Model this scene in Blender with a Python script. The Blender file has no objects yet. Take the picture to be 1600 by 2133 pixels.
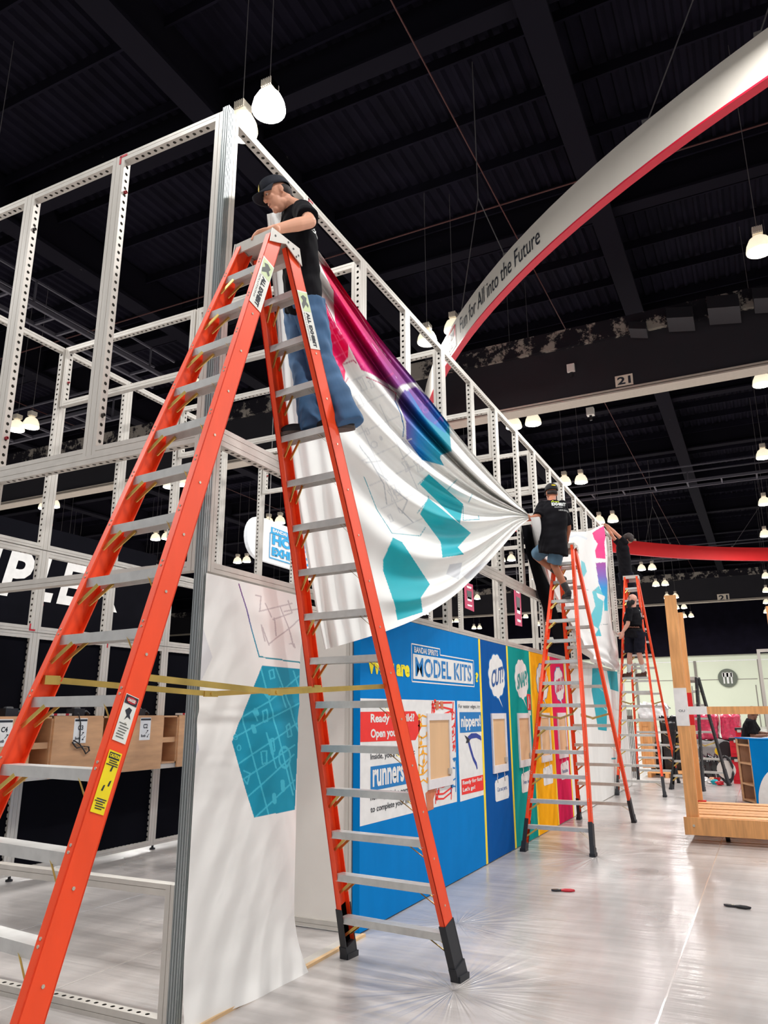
import bpy, bmesh, math, random
import numpy as np
from mathutils import Vector, Matrix
random.seed(7)
rng = np.random.default_rng(7)
SC = bpy.context.scene
COL = SC.collection
pi = math.pi

# ------------------------------------------------------------------ camera
FOC = 1555.4348                     # focal length in pixels of the 1600 x 2133 frame
PITCH, YAW, ROLL = 0.262631, 0.4603156, -0.0046852
CAM = np.array([-3.438653, -2.918842, 1.592416])
FW = np.array([math.cos(PITCH)*math.cos(YAW), math.cos(PITCH)*math.sin(YAW), math.sin(PITCH)])
_r = np.array([math.sin(YAW), -math.cos(YAW), 0.0]); _u = np.cross(_r, FW)
RT = math.cos(ROLL)*_r + math.sin(ROLL)*_u
UP = -math.sin(ROLL)*_r + math.cos(ROLL)*_u
DH = np.array([math.cos(YAW), math.sin(YAW), 0.0])          # horizontal viewing direction
cd = bpy.data.cameras.new('camera'); cam = bpy.data.objects.new('camera', cd); COL.objects.link(cam)
cd.sensor_fit = 'HORIZONTAL'; cd.sensor_width = 36.0; cd.lens = 36.0*FOC/1600.0
cd.clip_start = 0.05; cd.clip_end = 400
cam.matrix_world = Matrix([[RT[i], UP[i], -FW[i], CAM[i]] for i in range(3)] + [[0, 0, 0, 1]])
SC.camera = cam

# ------------------------------------------------------------------ world and exposure
W = bpy.data.worlds.new('hall_air'); SC.world = W; W.use_nodes = True
W.node_tree.nodes['Background'].inputs[0].default_value = (0.93, 0.95, 1.0, 1)
W.node_tree.nodes['Background'].inputs[1].default_value = 0.34
SC.view_settings.view_transform = 'Standard'; SC.view_settings.look = 'None'
SC.view_settings.gamma = 1.0; SC.view_settings.use_curve_mapping = False
SC.view_settings.exposure = 0.25
LAMP_POWER = 185.0

# ------------------------------------------------------------------ helpers
def ray(px, py):
    return FW*FOC + RT*(px-800.0) + UP*(1066.5-py)
def at(px, py, axis, val):
    """the point where the sight line through a pixel meets the plane x, y or z = val"""
    v = ray(px, py); a = 'xyz'.index(axis); return CAM + v*((val-CAM[a])/v[a])
def atd(px, py, d):
    v = ray(px, py); return CAM + v*(d/float(v @ DH))
def lin(c):
    if isinstance(c, str): c = [int(c[i:i+2], 16) for i in (0, 2, 4)]
    return tuple(((x/255.0)/12.92 if x/255.0 <= 0.04045 else ((x/255.0+0.055)/1.055)**2.4) for x in c)
MATS = {}
def mat(name, rgb, rough=0.6, metal=0.0, vary=0.06, scale=12.0, bump=0.0, stretch=(1, 1, 1), coat=0.0, emit=0.0, spec=0.5, attr=None, alpha=1.0, detail=4.0):
    if name in MATS: return MATS[name]
    m = bpy.data.materials.new(name); m.use_nodes = True; nt = m.node_tree; N = nt.nodes; L = nt.links
    b = N['Principled BSDF']; c = lin(rgb)
    tc = N.new('ShaderNodeTexCoord'); mp = N.new('ShaderNodeMapping'); mp.inputs['Scale'].default_value = stretch
    L.new(tc.outputs['Object'], mp.inputs['Vector'])
    nz = N.new('ShaderNodeTexNoise'); nz.inputs['Scale'].default_value = scale; nz.inputs['Detail'].default_value = detail
    L.new(mp.outputs[0], nz.inputs['Vector'])
    mx = N.new('ShaderNodeMix'); mx.data_type = 'RGBA'; mx.blend_type = 'MULTIPLY'; mx.inputs[0].default_value = 1.0
    cr = N.new('ShaderNodeMapRange'); cr.inputs[1].default_value = 0.25; cr.inputs[2].default_value = 0.75
    cr.inputs[3].default_value = 1.0-vary; cr.inputs[4].default_value = 1.0+vary
    L.new(nz.outputs[0], cr.inputs[0]); L.new(cr.outputs[0], mx.inputs[7])
    if attr:
        at_ = N.new('ShaderNodeAttribute'); at_.attribute_name = attr; L.new(at_.outputs[0], mx.inputs[6])
    else:
        mx.inputs[6].default_value = (*c, 1)
    L.new(mx.outputs[2], b.inputs['Base Color'])
    b.inputs['Roughness'].default_value = rough; b.inputs['Metallic'].default_value = metal
    b.inputs['Specular IOR Level'].default_value = spec
    if coat: b.inputs['Coat Weight'].default_value = coat; b.inputs['Coat Roughness'].default_value = 0.15
    if bump:
        bp = N.new('ShaderNodeBump'); bp.inputs['Strength'].default_value = min(1.0, bump); bp.inputs['Distance'].default_value = 0.01*max(1.0, bump)
        L.new(nz.outputs[0], bp.inputs['Height']); L.new(bp.outputs[0], b.inputs['Normal'])
    if emit:
        b.inputs['Emission Color'].default_value = (*c, 1); b.inputs['Emission Strength'].default_value = emit
    if alpha < 1: b.inputs['Alpha'].default_value = alpha
    MATS[name] = m; return m

class MB:
    """collects simple solids and links them as one mesh object"""
    def __init__(s): s.v = []; s.f = []
    def add(s, V, F):
        o = len(s.v); s.v += [tuple(map(float, p)) for p in V]; s.f += [tuple(i+o for i in q) for q in F]; return s
    def box(s, a, b):
        x0, y0, z0 = a; x1, y1, z1 = b
        return s.add([(x0,y0,z0),(x1,y0,z0),(x1,y1,z0),(x0,y1,z0),(x0,y0,z1),(x1,y0,z1),(x1,y1,z1),(x0,y1,z1)],
                     [(0,3,2,1),(4,5,6,7),(0,1,5,4),(1,2,6,5),(2,3,7,6),(3,0,4,7)])
    def bar(s, p, q, U, V, u, v):
        """a bar from p to q with half sizes u along U and v along V"""
        p, q, U, V = [np.array(t, float) for t in (p, q, U, V)]
        U = U/np.linalg.norm(U); V = V/np.linalg.norm(V)
        c = [(-u,-v),(u,-v),(u,v),(-u,v)]
        P = [p+U*a+V*b for a, b in c] + [q+U*a+V*b for a, b in c]
        return s.add(P, [(0,3,2,1),(4,5,6,7),(0,1,5,4),(1,2,6,5),(2,3,7,6),(3,0,4,7)])
    def beam(s, p, q, w, h=None):
        p = np.array(p, float); q = np.array(q, float); d = q-p; h = h or w
        U = np.cross(d, (0, 0, 1.0)); U = np.array([1.0, 0, 0]) if np.linalg.norm(U) < 1e-6 else U
        return s.bar(p, q, U, np.cross(U, d), w/2, h/2)
    def tube(s, pts, r, n=8, cap=True):
        P = [np.array(p, float) for p in pts]; R = r if hasattr(r, '__len__') else [r]*len(P)
        V = []; F = []; ref = None
        for i, p in enumerate(P):
            t = P[min(i+1, len(P)-1)]-P[max(i-1, 0)]; t = t/(np.linalg.norm(t)+1e-12)
            if ref is None: ref = np.array([0, 0, 1.0]) if abs(t[2]) < 0.9 else np.array([1.0, 0, 0])
            a = np.cross(t, ref); a /= np.linalg.norm(a)+1e-12; b = np.cross(t, a); ref = -b if False else ref
            for k in range(n):
                an = 2*pi*k/n; V.append(p+R[i]*(math.cos(an)*a+math.sin(an)*b))
        for i in range(len(P)-1):
            for k in range(n):
                F.append((i*n+k, i*n+(k+1) % n, (i+1)*n+(k+1) % n, (i+1)*n+k))
        if cap: F.append(tuple(range(n))); F.append(tuple((len(P)-1)*n+k for k in range(n))[::-1])
        return s.add(V, F)
    def lathe(s, c, prof, n=20, axis='z'):
        V = []; F = []
        for r, z in prof:
            for k in range(n):
                a = 2*pi*k/n; p = (r*math.cos(a), r*math.sin(a), z)
                if axis == 'y': p = (p[0], p[2], p[1])
                if axis == 'x': p = (p[2], p[0], p[1])
                V.append((c[0]+p[0], c[1]+p[1], c[2]+p[2]))
        for i in range(len(prof)-1):
            for k in range(n): F.append((i*n+k, i*n+(k+1) % n, (i+1)*n+(k+1) % n, (i+1)*n+k))
        if prof[0][0] > 1e-5: F.append(tuple(range(n))[::-1])
        if prof[-1][0] > 1e-5: F.append(tuple((len(prof)-1)*n+k for k in range(n)))
        return s.add(V, F)
    def prism(s, poly, n, t):
        """a flat polygon (3-D points) thickened by t along n"""
        P = [np.array(p, float) for p in poly]; n = np.array(n, float); k = len(P)
        return s.add(P+[p+n*t for p in P], [tuple(range(k)), tuple(range(2*k-1, k-1, -1))]+[(i, (i+1) % k, k+(i+1) % k, k+i) for i in range(k)])
    def build(s, name, m, parent=None, smooth=False, stuff=False):
        me = bpy.data.meshes.new(name); V = np.array(s.v, float).reshape(-1, 3)
        if parent is not None: V = V-np.array(parent_origin(parent))
        me.from_pydata(V.tolist(), [], s.f); me.update()
        return obj(name, me, m, parent, smooth, stuff)
def parent_origin(p):
    o = Vector((0, 0, 0))
    while p is not None: o = o+p.location; p = p.parent
    return o
def obj(name, me, m, parent=None, smooth=False, stuff=False):
    if m is not None and not me.materials: me.materials.append(m)
    if smooth:
        me.polygons.foreach_set('use_smooth', [True]*len(me.polygons))
    o = bpy.data.objects.new(name, me); COL.objects.link(o)
    if parent is not None: o.parent = parent
    if stuff: o['kind'] = 'stuff'
    return o
def fixn(me):
    bm = bmesh.new(); bm.from_mesh(me); bmesh.ops.recalc_face_normals(bm, faces=bm.faces); bm.to_mesh(me); bm.free()
def tag(o, label, cat, group=None):
    o['label'] = label; o['category'] = cat
    if group: o['group'] = group
    return o
def thing(name, label, cat, loc=(0, 0, 0), group=None, rz=0.0):
    o = bpy.data.objects.new(name, None); COL.objects.link(o); o.location = loc; o.rotation_euler = (0, 0, rz)
    o.empty_display_size = 0.1
    return tag(o, label, cat, group)
def struct(o): o['kind'] = 'structure'; return o
def copy_tree(o, parent=None):
    c = o.copy(); COL.objects.link(c)
    if parent is not None: c.parent = parent
    for ch in list(o.children): copy_tree(ch, c)
    return c
ORD = ['first','second','third','fourth','fifth','sixth','seventh','eighth','ninth','tenth','eleventh','twelfth','thirteenth','fourteenth','fifteenth','sixteenth']

def text2d(s, bold=0.0, res=3):
    """outline of a text as 2-D vertices normalised to its own bounding box, and faces"""
    cu = bpy.data.curves.new('lettering', 'FONT'); cu.body = s; cu.size = 1.0; cu.offset = bold; cu.resolution_u = res
    cu.fill_mode = 'FRONT' if hasattr(cu, 'fill_mode') else cu.fill_mode
    o = bpy.data.objects.new('lettering', cu); COL.objects.link(o)
    dg = bpy.context.evaluated_depsgraph_get(); me = bpy.data.meshes.new_from_object(o.evaluated_get(dg))
    V = np.array([v.co[:] for v in me.vertices]); F = [tuple(p.vertices) for p in me.polygons]
    bpy.data.objects.remove(o); bpy.data.curves.remove(cu); bpy.data.meshes.remove(me)
    V = V[:, :2]; lo = V.min(0); hi = V.max(0)
    return (V-lo)/(hi-lo), F, (hi-lo)[0]/(hi-lo)[1]
def text_on(s, o, ex, ez, m, parent, bold=0.0, shear=0.0, name='lettering', warp=None):
    """letters filling the parallelogram o + a*ex + b*ez"""
    V, F, _ = text2d(s, bold); o, ex, ez = [np.array(t, float) for t in (o, ex, ez)]
    P = [o+ex*(a+shear*b)+ez*b for a, b in V]
    if warp: P = [warp(p) for p in P]
    return MB().add(P, F).build(name, m, parent)

# ------------------------------------------------------------------ materials
M_ALU = mat('brushed_aluminium', (200,195,187), 0.4, 0.15, 0.08, 9, 0.0, (1,1,0.15))
M_ALUD = mat('grey_extrusion', (160,166,166), 0.35, 0.7, 0.12, 14, 0.0, (1,1,0.1))
M_ALUIN = mat('aluminium_inside', (96,94,92), 0.6, 0.3)
M_STEP = mat('step_aluminium', (206,206,203), 0.36, 0.25, 0.10, 16)
M_ORANGE = mat('orange_fibreglass', (250,76,28), 0.42, 0.0, 0.07, 10, 0.0, (1,1,0.3))
M_GOLD = mat('zinc_gold', (206,176,96), 0.35, 0.75, 0.25, 6)
M_BLACK = mat('black_plastic', (26,26,30), 0.5)
M_RUBBER = mat('black_rubber_boot', (34,36,42), 0.55)
M_RIVET = mat('rivet', (206,200,184), 0.35, 0.6)
M_RED = mat('red_plastic', (190,24,44), 0.45)
M_WHITE = mat('white_print', (232,231,229), 0.75)
M_CREAM = mat('cream_panel', (226,221,214), 0.7, 0, 0.03, 3)
M_DARK = mat('dark_ceiling', (17,15,26), 0.95, 0, 0.35, 1.2, 0.0, (1,1,1), spec=0.1)
M_WOOD = mat('plywood', (206,158,116), 0.62, 0, 0.16, 3, 0.05, (1,1,5))
M_PINE = mat('pine_lumber', (222,160,100), 0.6, 0, 0.22, 4, 0.05, (6,6,0.6))
M_BFAB = mat('black_fabric', (16,16,22), 0.95, 0, 0.15, 3, spec=0.04)
M_TXT = mat('dark_lettering', (30,36,48), 0.7)
M_CABLE = mat('steel_cable', (120,116,116), 0.5, 0.4)

def patchy(name, base, patch, thr, scale, rough=0.9):
    """paint with worn, pale patches"""
    m = mat(name, base, rough, 0, 0.2, 2.0, spec=0.12); nt = m.node_tree; N = nt.nodes; L = nt.links; b = N['Principled BSDF']
    tc = N.new('ShaderNodeTexCoord'); n1 = N.new('ShaderNodeTexNoise'); n1.inputs['Scale'].default_value = scale; n1.inputs['Detail'].default_value = 8; n1.inputs['Roughness'].default_value = 0.75
    L.new(tc.outputs['Object'], n1.inputs['Vector'])
    r = N.new('ShaderNodeValToRGB'); r.color_ramp.elements[0].position = thr; r.color_ramp.elements[1].position = thr+0.05
    L.new(n1.outputs[0], r.inputs[0])
    mx = N.new('ShaderNodeMix'); mx.data_type = 'RGBA'; L.new(r.outputs[0], mx.inputs[0])
    mx.inputs[6].default_value = (*lin(base), 1); mx.inputs[7].default_value = (*lin(patch), 1)
    L.new(mx.outputs[2], b.inputs['Base Color']); return m
M_BEAM = patchy('worn_black_beam', (15,13,23), (88,84,82), 0.67, 1.6)
M_FIRE = patchy('flaking_fireproofing', (30,28,34), (150,143,134), 0.51, 1.1)

# ------------------------------------------------------------------ floor
def floor_material():
    m = mat('film_covered_floor', (190,184,181), 0.22, 0, 0.16, 0.6, detail=6); nt = m.node_tree; N = nt.nodes; L = nt.links; b = N['Principled BSDF']
    tc = N.new('ShaderNodeTexCoord')
    def streak(rot, sc, s, det=3):
        mp = N.new('ShaderNodeMapping'); mp.inputs['Rotation'].default_value = (0, 0, rot); mp.inputs['Scale'].default_value = sc
        n = N.new('ShaderNodeTexNoise'); n.inputs['Scale'].default_value = s; n.inputs['Detail'].default_value = det
        L.new(tc.outputs['Object'], mp.inputs[0]); L.new(mp.outputs[0], n.inputs['Vector']); return n.outputs[0]
    a = streak(0.5, (1, 0.16, 1), 7.0); c = streak(-0.35, (0.22, 1, 1), 4.0); d = streak(0.9, (1, 0.05, 1), 22.0, 2); e_ = streak(0.2, (1,1,1), 0.9)
    def math_(op, x, y=None):
        q = N.new('ShaderNodeMath'); q.operation = op
        for i, t in enumerate((x, y)):
            if t is None: continue
            if hasattr(t, 'links'): L.new(t, q.inputs[i])
            else: q.inputs[i].default_value = t
        return q.outputs[0]
    # creases of the film running out from the ladder foot
    h = math_('ADD', math_('MULTIPLY', a, 0.55), math_('ADD', math_('MULTIPLY', c, 0.5), math_('MULTIPLY', math_('MULTIPLY', d, e_), 0.35)))
    for cx, cy, rad in ((1.23, -1.05, 0.9), (2.6, -0.55, 0.6), (5.9, -0.97, 0.8)):
        mp = N.new('ShaderNodeMapping'); mp.inputs['Location'].default_value = (-cx, -cy, 0); L.new(tc.outputs['Object'], mp.inputs[0])
        g = N.new('ShaderNodeTexGradient'); g.gradient_type = 'RADIAL'; L.new(mp.outputs[0], g.inputs[0])
        n = N.new('ShaderNodeTexNoise'); n.noise_dimensions = '1D'; n.inputs['Scale'].default_value = 40; n.inputs['Detail'].default_value = 2
        L.new(g.outputs['Fac'], n.inputs['W'])
        ln = N.new('ShaderNodeVectorMath'); ln.operation = 'LENGTH'; L.new(mp.outputs[0], ln.inputs[0])
        fall = math_('POWER', 2.718, math_('MULTIPLY', ln.outputs['Value'], -1.6/rad))
        h = math_('ADD', h, math_('MULTIPLY', math_('MULTIPLY', n.outputs[0], fall), 1.3))
    bp = N.new('ShaderNodeBump'); bp.inputs['Strength'].default_value = 0.75; bp.inputs['Distance'].default_value = 0.022
    L.new(h, bp.inputs['Height']); L.new(bp.outputs[0], b.inputs['Normal'])
    mr = N.new('ShaderNodeMapRange'); mr.inputs[1].default_value = 0.3; mr.inputs[2].default_value = 0.7; mr.inputs[3].default_value = 0.24; mr.inputs[4].default_value = 0.42
    L.new(e_, mr.inputs[0]); L.new(mr.outputs[0], b.inputs['Roughness'])
    b.inputs['Coat Weight'].default_value = 0.4; b.inputs['Coat Roughness'].default_value = 0.17
    L.new(bp.outputs[0], b.inputs['Coat Normal'])
    # dull streaks of crumpled film over the grey slab
    src = b.inputs['Base Color'].links[0].from_socket; mx = N.new('ShaderNodeMix'); mx.data_type = 'RGBA'; mx.blend_type = 'MULTIPLY'
    mr2 = N.new('ShaderNodeMapRange'); mr2.inputs[1].default_value = 0.38; mr2.inputs[2].default_value = 0.62; mr2.inputs[3].default_value = 0.80; mr2.inputs[4].default_value = 1.06
    L.new(math_('ADD', math_('MULTIPLY', a, .5), math_('MULTIPLY', c, .5)), mr2.inputs[0]); mx.inputs[0].default_value = 1.0
    L.new(src, mx.inputs[6]); L.new(mr2.outputs[0], mx.inputs[7]); L.new(mx.outputs[2], b.inputs['Base Color'])
    return m
fl = struct(MB().box((-14,-45,-0.3), (100,75,0)).build('floor', floor_material()))
# seams of the taped film sheets
seam = MB()
for y in (-2.2, 1.1, 2.4): seam.box((-6, y, 0), (30, y+0.012, 0.002))
seam.build('film_seam', mat('film_edge', (226,222,218), 0.15, coat=1.0), fl)

# ------------------------------------------------------------------ ceiling
CZ = 16.4
cb = MB(); ys = np.arange(-46, 76, 0.34); V = []; F = []
for i, y in enumerate(ys):
    for dy, dz in ((0, 0), (0.08, 0), (0.12, 0.09), (0.26, 0.09)):
        V += [(-16, y+dy, CZ+dz), (101, y+dy, CZ+dz)]
n = len(V)//2
for i in range(n-1): F.append((2*i, 2*i+1, 2*i+3, 2*i+2))
F.append((0, 2*n-2, 2*n-1, 1)) if False else None
cb.add(V, F); cb.box((-16,-46,CZ+0.2), (101,76,CZ+0.5))
ceil = struct(cb.build('ceiling', M_DARK))
for k in range(-1, 12):
    x = 1.0+7.45*k
    MB().box((x-0.06,-46,CZ-1.0), (x+0.06,76,CZ)).box((x-0.22,-46,CZ-1.08), (x+0.22,76,CZ-1.0)).build('ceiling_beam', M_BEAM, ceil)
for k in range(-4, 8):
    y = -0.4+7.6*k
    MB().box((-16,y-0.08,CZ-1.3), (101,y+0.08,CZ)).box((-16,y-0.3,CZ-1.42), (101,y+0.3,CZ-1.3)).build('ceiling_beam', M_BEAM, ceil)
for k in range(-2, 40):
    x = 2.4+1.86*k
    MB().box((x-0.03,-46,CZ-0.32), (x+0.03,76,CZ-0.02)).build('ceiling_purlin', M_DARK, ceil)
M_PIPE = mat('red_pipe', (70,28,24), 0.6)
for y, z in ((1.9, 14.7), (24.5, 14.6)):
    MB().tube([(-10, y, z), (100, y, z)], 0.018, 6).build('ceiling_pipe', M_PIPE, ceil)
for x, z in ((13.6, 14.9), (27.5, 14.9)):
    MB().tube([(x, -40, z), (x, 70, z)], 0.022, 6).build('ceiling_pipe', M_PIPE, ceil)

# far walls: pale partition panels under a dark upper wall
wf = struct(MB().box((88.0,-46,0), (88.4,76,7.6)).build('wall_far', mat('pale_green_wall', (222,228,206), 0.8, 0, 0.03, 0.3)))
M_SEAM = mat('wall_seam', (132,126,118), 0.7)
MB().box((87.6,-46,7.6), (88.4,76,CZ)).build('upper_wall', M_DARK, wf)
for k in range(-7, 12):
    y = -2.6+6.4*k
    MB().box((87.9, y-0.14, 0), (88.0, y+0.14, 7.0)).build('wall_post', M_SEAM, wf)
    MB().box((87.97, y+0.3, 4.9), (88.0, y+6.1, 4.97)).build('panel_joint', M_SEAM, wf)
    MB().box((87.95, y+0.14, 6.9), (88.0, y+6.26, 7.0)).build('panel_joint', mat('white_trim', (240,240,236)), wf)
    MB().box((87.97, y+0.5, 0), (88.0, y+0.6, 4.3)).build('panel_joint', M_SEAM, wf)
wl = struct(MB().box((-16,68,0), (101,68.4,6.5)).build('wall_left', MATS['pale_green_wall']))
MB().box((-16,67.8,6.5), (101,68.4,CZ)).build('upper_wall', M_DARK, wl)
# round restaurant sign on the far wall
p = at(1516, 1412, 'x', 87.8)
t = thing('restaurant_sign', 'round grey sign with white cutlery on the pale far wall', 'sign', tuple(p))
MB().lathe((p[0]+0.1, p[1], p[2]), [(0.98, 0), (0.98, -0.08)], 28, 'x').build('disc', mat('sign_grey', (98,104,92)), t)
sg = MB()
for dy, w in ((0.38, .07), (0, .1), (-0.38, .07)): sg.box((p[0]+0.0, p[1]+dy-w, p[2]-0.6), (p[0]+0.02, p[1]+dy+w, p[2]+0.6)); sg.box((p[0]-0.0, p[1]+dy-w*2, p[2]+0.1), (p[0]+0.02, p[1]+dy+w*2, p[2]+0.55))
sg.build('cutlery_pictogram', M_WHITE, t)

# ------------------------------------------------------------------ partition headers with row numbers
def header(x, z0, z1, num, npx, label):
    t = thing('partition_header', label, 'beam', (x, 0, z0))
    MB().box((x, -44, z0+0.14), (x+0.5, 70, z1)).build('header_panel', mat('header_black', (24,22,30), 0.8, 0, 0.15, 1), t)
    MB().box((x-0.06, -44, z0), (x+0.56, 70, z0+0.05)).box((x-0.06, -44, z0+0.08), (x+0.56, 70, z0+0.14)).build('track_rail', mat('track_cream', (176,166,154), 0.6), t)
    MB().box((x-0.15, -44, z1), (x+0.6, 70, z1+0.62)).build('fireproofed_flange', M_FIRE, t)
    for (u, v, s), num_ in zip(npx, num):
        q = at(u, v, 'x', x-0.03); hh = s/2
        pl = MB().box((x-0.03, q[1]-hh*1.25, q[2]-hh*0.85), (x, q[1]+hh*1.25, q[2]+hh*0.85)).build('number_plate', mat('plate_cream', (226,214,196)), t)
        text_on(num_, (x-0.035, q[1]+hh*0.95, q[2]-hh*0.6), (0, -hh*1.9, 0), (0, 0, hh*1.2), M_TXT, pl, 0.03)
    return t
header(18.9, 11.1, 12.95, ['21'], [(1300, 792, 0.42)], 'long black header beam with cream rail and large number 21')
header(70.5, 11.2, 13.4, ['21', '22'], [(1507, 1245, 0.8), (1291, 1255, 0.8)], 'distant black header beam with two small number plates')
# loudspeakers hung along the near header
for i, (u, v, w) in enumerate(((1418, 668, 26), (1508, 648, 30), (1600, 628, 26), (1330, 690, 18))):
    q = at(u, v, 'x', 18.6); k = w/30.0
    t = thing('hanging_loudspeaker', ['grey loudspeaker tilted below the flaking beam, second from right', 'large dark loudspeaker on the flaking beam', 'loudspeaker on the flaking beam cut by the right picture edge', 'small black loudspeaker left of the others on the flaking beam'][i], 'speaker', tuple(q))
    MB().bar(q+np.array([0, .42*k, .12]), q+np.array([0, -.42*k, -.02]), (0.8,0,-.4), (.4,0,.8), 0.3*k, 0.3*k).build('cabinet', mat('speaker_black', (44,43,48), 0.6), t)
    MB().beam(q+np.array([0.1, 0, 0.2]), q+np.array([0.65, 0, 0.7]), 0.05).build('bracket', M_BLACK, t)
for i, (u, v, x) in enumerate(((1190, 768, 18.9), (1230, 858, 20.5))):
    q = at(u, v, 'x', x)
    t = thing('ceiling_device', ['white box unit on the black header beam', 'small pale box hanging below the header rail'][i], 'box', tuple(q))
    MB().box(q-np.array([.1, .12, .13]), q+np.array([.1, .12, .13])).build('case', M_CREAM, t)
    MB().beam(q+np.array([0, 0, -.13]), q+np.array([0, 0, -.3]), 0.08).build('stem', M_BLACK, t)

# catwalk trusses of two chords and rungs
M_TRUSS = mat('truss_grey', (70,68,78), 0.7)
def catwalk(p, q, w, label, n):
    p = np.array(p, float); q = np.array(q, float); d = (q-p)/np.linalg.norm(q-p); s = np.cross(d, (0, 0, 1.0)); s /= np.linalg.norm(s)
    t = thing('ceiling_catwalk', label, 'truss', tuple(p))
    for e in (-1, 1):
        MB().beam(p+s*e*w/2, q+s*e*w/2, 0.09, 0.12).build('chord', M_TRUSS, t)
        MB().beam(p+s*e*w/2+np.array([0,0,.75]), q+s*e*w/2+np.array([0,0,.75]), 0.05, 0.06).build('handrail', M_TRUSS, t)
    for i in range(n):
        c = p+(q-p)*(i+0.5)/n
        MB().beam(c-s*w/2, c+s*w/2, 0.07).build('rung', M_TRUSS, t)
    for i in range(0, n, 3):
        c = p+(q-p)*(i+0.5)/n
        MB().beam(c+s*w/2, c+s*w/2+np.array([0,0,.75]), 0.05).build('upright', M_TRUSS, t)
catwalk((34.0, -6, 12.2), (34.0, 18, 12.2), 1.0, 'dark catwalk truss crossing the ceiling at the right', 16)
catwalk((4.0, 14.5, 12.6), (14.5, 14.5, 12.6), 0.9, 'dark truss high behind the left frames', 14)
catwalk((13.8, 16.0, 11.6), (13.8, 30.0, 11.6), 0.9, 'lower dark truss behind the left frames', 14)
catwalk((52.0, -6, 12.0), (52.0, 24, 12.0), 1.0, 'farthest dark catwalk truss above the red band', 18)

# ------------------------------------------------------------------ high-bay lamps
M_LENS = mat('lamp_lens', (255,250,238), 0.4, emit=16.0); M_BELL = mat('lamp_bell', (255,243,214), 0.4, emit=0.75)
M_BELLN = mat('lamp_bell_bright', (255,252,244), 0.4, emit=9.0); M_HOUS = mat('lamp_housing', (214,206,194), 0.5)
def make_lamp(bell, name='high_bay_lamp'):
    t = thing(name, 'x', 'lamp')
    MB().lathe((0,0,0), [(0.27,0.0),(0.275,0.03),(0.25,0.16),(0.19,0.29),(0.1,0.36),(0.06,0.38)], 22).build('bell_reflector', bell, t, True)
    MB().lathe((0,0,0), [(0.0,-0.03),(0.16,-0.025),(0.262,0.0),(0.262,0.012)], 22).build('lens', M_LENS, t, True)
    hb = MB().box((-.1,-.1,.40), (.1,.1,.56)).lathe((0,0,0), [(0.05,.36),(0.05,.41)], 10)
    for k in range(6): hb.box((-.12, -.1+.035*k, .42), (.12, -.085+.035*k, .56))
    hb.build('ballast_housing', M_HOUS, t)
    MB().tube([(0,0,.56),(0,0,CZ-10.95)], 0.008, 5).build('cable', M_CABLE, t)
    ld = bpy.data.lights.get('lamp_light')
    if ld is None:
        ld = bpy.data.lights.new('lamp_light', 'AREA'); ld.shape = 'DISK'; ld.size = 0.5; ld.energy = LAMP_POWER; ld.color = (1.0, 0.985, 0.965)
    lo = bpy.data.objects.new('lamp_light', ld); COL.objects.link(lo); lo.parent = t; lo.location = (0, 0, -0.05)
    return t
lamp0 = make_lamp(M_BELLN); lamp0.location = (4.69, 3.16, 11.0)
lamp0['label'] = 'biggest glowing lamp, hanging free just right of the frame corner'
lamp1 = make_lamp(M_BELL); lamp1.location = (4.86, 3.83, 11.0); lamp1['label'] = 'lamp with pale bell half hidden behind the corner post top'
for (u_, v_, z_, l_) in ((890, 714, 11.35, 'left lamp beside the ring banner tip, seen through the top frames'), (945, 690, 11.9, 'right lamp peeking out behind the ring banner tip')):
    c = copy_tree(lamp1); c.location = tuple(at(u_, v_, 'z', z_)); c['label'] = l_; c['group'] = 'high-bay lamps under the dark ceiling'
    next(q for q in c.children if q.name.startswith('cable')).scale = (1, 1, (CZ+.05-z_-.56)/(CZ-10.95-.56)); next(q for q in c.children if q.name.startswith('cable')).location = (0, 0, .56*(1-(CZ+.05-z_-.56)/(CZ-10.95-.56)))
for k in range(-1, 11):
    for m_ in range(-3, 6):
        x = 5.0+7.48*k; y = 3.38+7.65*m_
        if k == 0 and m_ == 0: continue
        if x > 33 and m_ < -1: continue
        if x > 60 and m_ > 3: continue
        if x < 12 and m_ > 3: continue
        for s in (-0.34, 0.34):
            if abs(math.hypot(x-26.7, y+s+14.5)-22.42) < 0.75: continue
            c = copy_tree(lamp1); c.location = (x+rng.uniform(-.08,.08), y+s, 11.0)
            side = 'left' if s > 0 else 'right'; row = {0: 'row over the booth', -1: 'row right of the booth', -2: 'second row right of the booth', -3: 'third row right of the booth'}.get(m_, '%s row left of the booth' % ORD[m_-1] if m_ > 0 else '')
            c['label'] = 'white high-bay lamp, %s of the %s pair in the %s' % (side, ORD[k+1], row); c['group'] = 'high-bay lamps under the dark ceiling'
# small far hall lamps of another colour
for (u, v) in ((1243-272, 1295), (1057, 1289)):
    pass

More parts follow.
